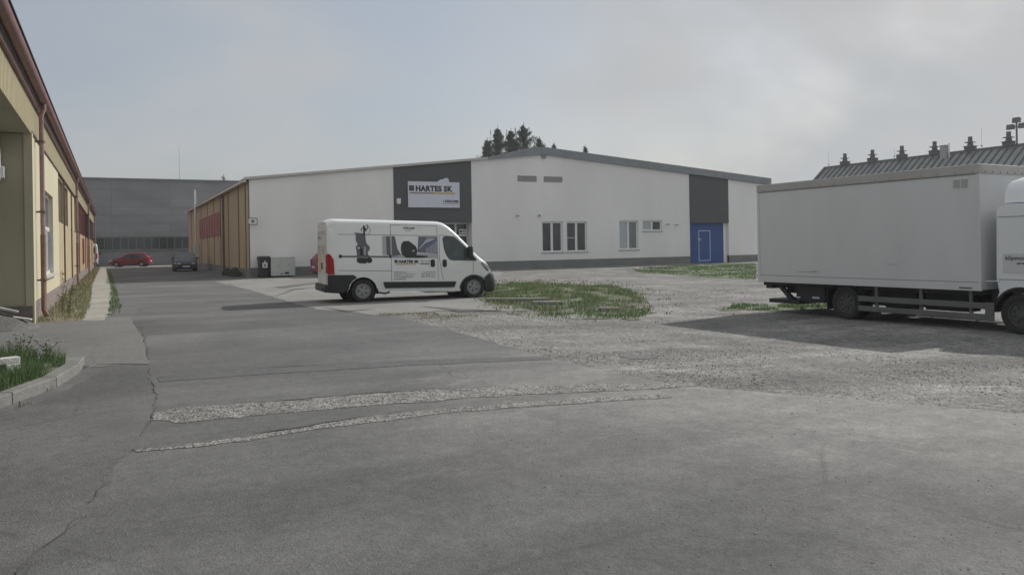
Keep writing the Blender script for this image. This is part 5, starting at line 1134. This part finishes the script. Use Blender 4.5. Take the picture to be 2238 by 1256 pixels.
# ------------------------------------------------------------------ trees behind the warehouse
def tree(x, y, h, cr_, seed, label, crown0=.6, n=9000, lead=1):
    rnd = random.Random(seed); r = empty('conifer_tree', (x, y, 0), label=label, cat='tree', group='trees rising behind the warehouse roof')
    t = MB(); t.tube([(0, 0, 0), (.05, 0, h*.4), (0, .05, h*.8), (0, 0, h*.98)], [.3, .22, .1, .02], 8)
    lf = MB(); bm = lf.bm; br = []
    nb = 60
    for k in range(nb):
        f = crown0+(1-crown0)*(k/nb)**1.0; a = k*2.4+rnd.uniform(-.4, .4); L_ = cr_*(1-((f-crown0)/(1-crown0)))**1.0*rnd.uniform(.45, 1.2)+.18; up = rnd.uniform(.5, 1.1)
        p0 = Vector((0, 0, h*f*.97)); p1 = p0+Vector((cos(a)*L_, sin(a)*L_, L_*up)); t.tube([p0, p0.lerp(p1, .5)-Vector((0, 0, L_*.08)), p1], [.05*(1.2-f), .03*(1.2-f), .01], 4); br.append((p0, p1, L_))
    for i in range(n):
        p0, p1, L_ = br[int(nb*rnd.random()**1.0)]; f = rnd.random()**.8; p = p0.lerp(p1, f)+Vector((rnd.gauss(0, 1), rnd.gauss(0, 1), rnd.gauss(0, 1)))*(.08+.07*L_*(1-f*.6))
        q = Vector((rnd.gauss(0, .6), rnd.gauss(0, .6), rnd.gauss(.5, .6))).normalized()*rnd.uniform(.1, .2); w_ = q.orthogonal().normalized()*rnd.uniform(.04, .08)
        bm.faces.new([bm.verts.new(v_) for v_ in (p-q*.6, p+w_, p+q, p-w_)])
    for j in range(lead):
        bx, by = (0, 0) if j == 0 else (rnd.gauss(0, cr_*.2), rnd.gauss(0, cr_*.2))
        for i in range(110):
            zz = rnd.random(); p = Vector((bx+rnd.gauss(0, .16)*(1.1-zz), by+rnd.gauss(0, .16)*(1.1-zz), h*(.86)+zz*h*.145*(1 if j == 0 else .75))); q = Vector((rnd.gauss(0, .5), rnd.gauss(0, .5), 1)).normalized()*.12; w_ = q.orthogonal().normalized()*.04
            bm.faces.new([bm.verts.new(v_) for v_ in (p-q*.5, p+w_, p+q, p-w_)])
    t.build('trunk', 'bark', r); lf.build('crown', 'leaf', r, norm=False)
T = [(47.7, 100, 16.9, 2.3, 'leftmost small tree showing left of the roof cluster'), (49.9, 101, 18.9, 3.3, 'bushy tree in the left of the cluster above the roof'), (51.5, 100, 18.5, 2.7, 'slim tree in the middle of the cluster above the roof'), (53.6, 100, 19.4, 3.6, 'tallest tree of the cluster just left of the roof ridge'), (56.2, 100, 17.6, 1.9, 'small narrow tree top just left of the ridge point'), (57.3, 101, 17.0, 1.2, 'tiny round tree top at the ridge point'), (58.7, 100, 16.9, .9, 'thin tree tip right of the ridge'), (64.2, 100, 16.7, 1.2, 'small lone tree tip over the right roof slope')]
for i, (x, y, h, c_r, lb) in enumerate(T): tree(x, y, h, c_r, 100+i, lb, lead=5 if c_r > 1.4 else 1, n=11000 if c_r > 1.4 else 3500)
# ------------------------------------------------------------------ thin haze
hz_ = bpy.data.materials.new('haze'); hz_.use_nodes = True; t = hz_.node_tree; t.nodes.clear(); o_ = t.nodes.new('ShaderNodeOutputMaterial'); pv = t.nodes.new('ShaderNodeVolumePrincipled')
pv.inputs['Color'].default_value = (.93, .95, 1, 1); pv.inputs['Density'].default_value = .00065; pv.inputs['Anisotropy'].default_value = .2; t.links.new(pv.outputs[0], o_.inputs['Volume']); mt['haze'] = hz_
tag(MB().box(-60, 160, -25, 170, -1.2, 24).build('haze', 'haze'), 'thin pale haze over the whole yard', 'haze', kind='stuff')
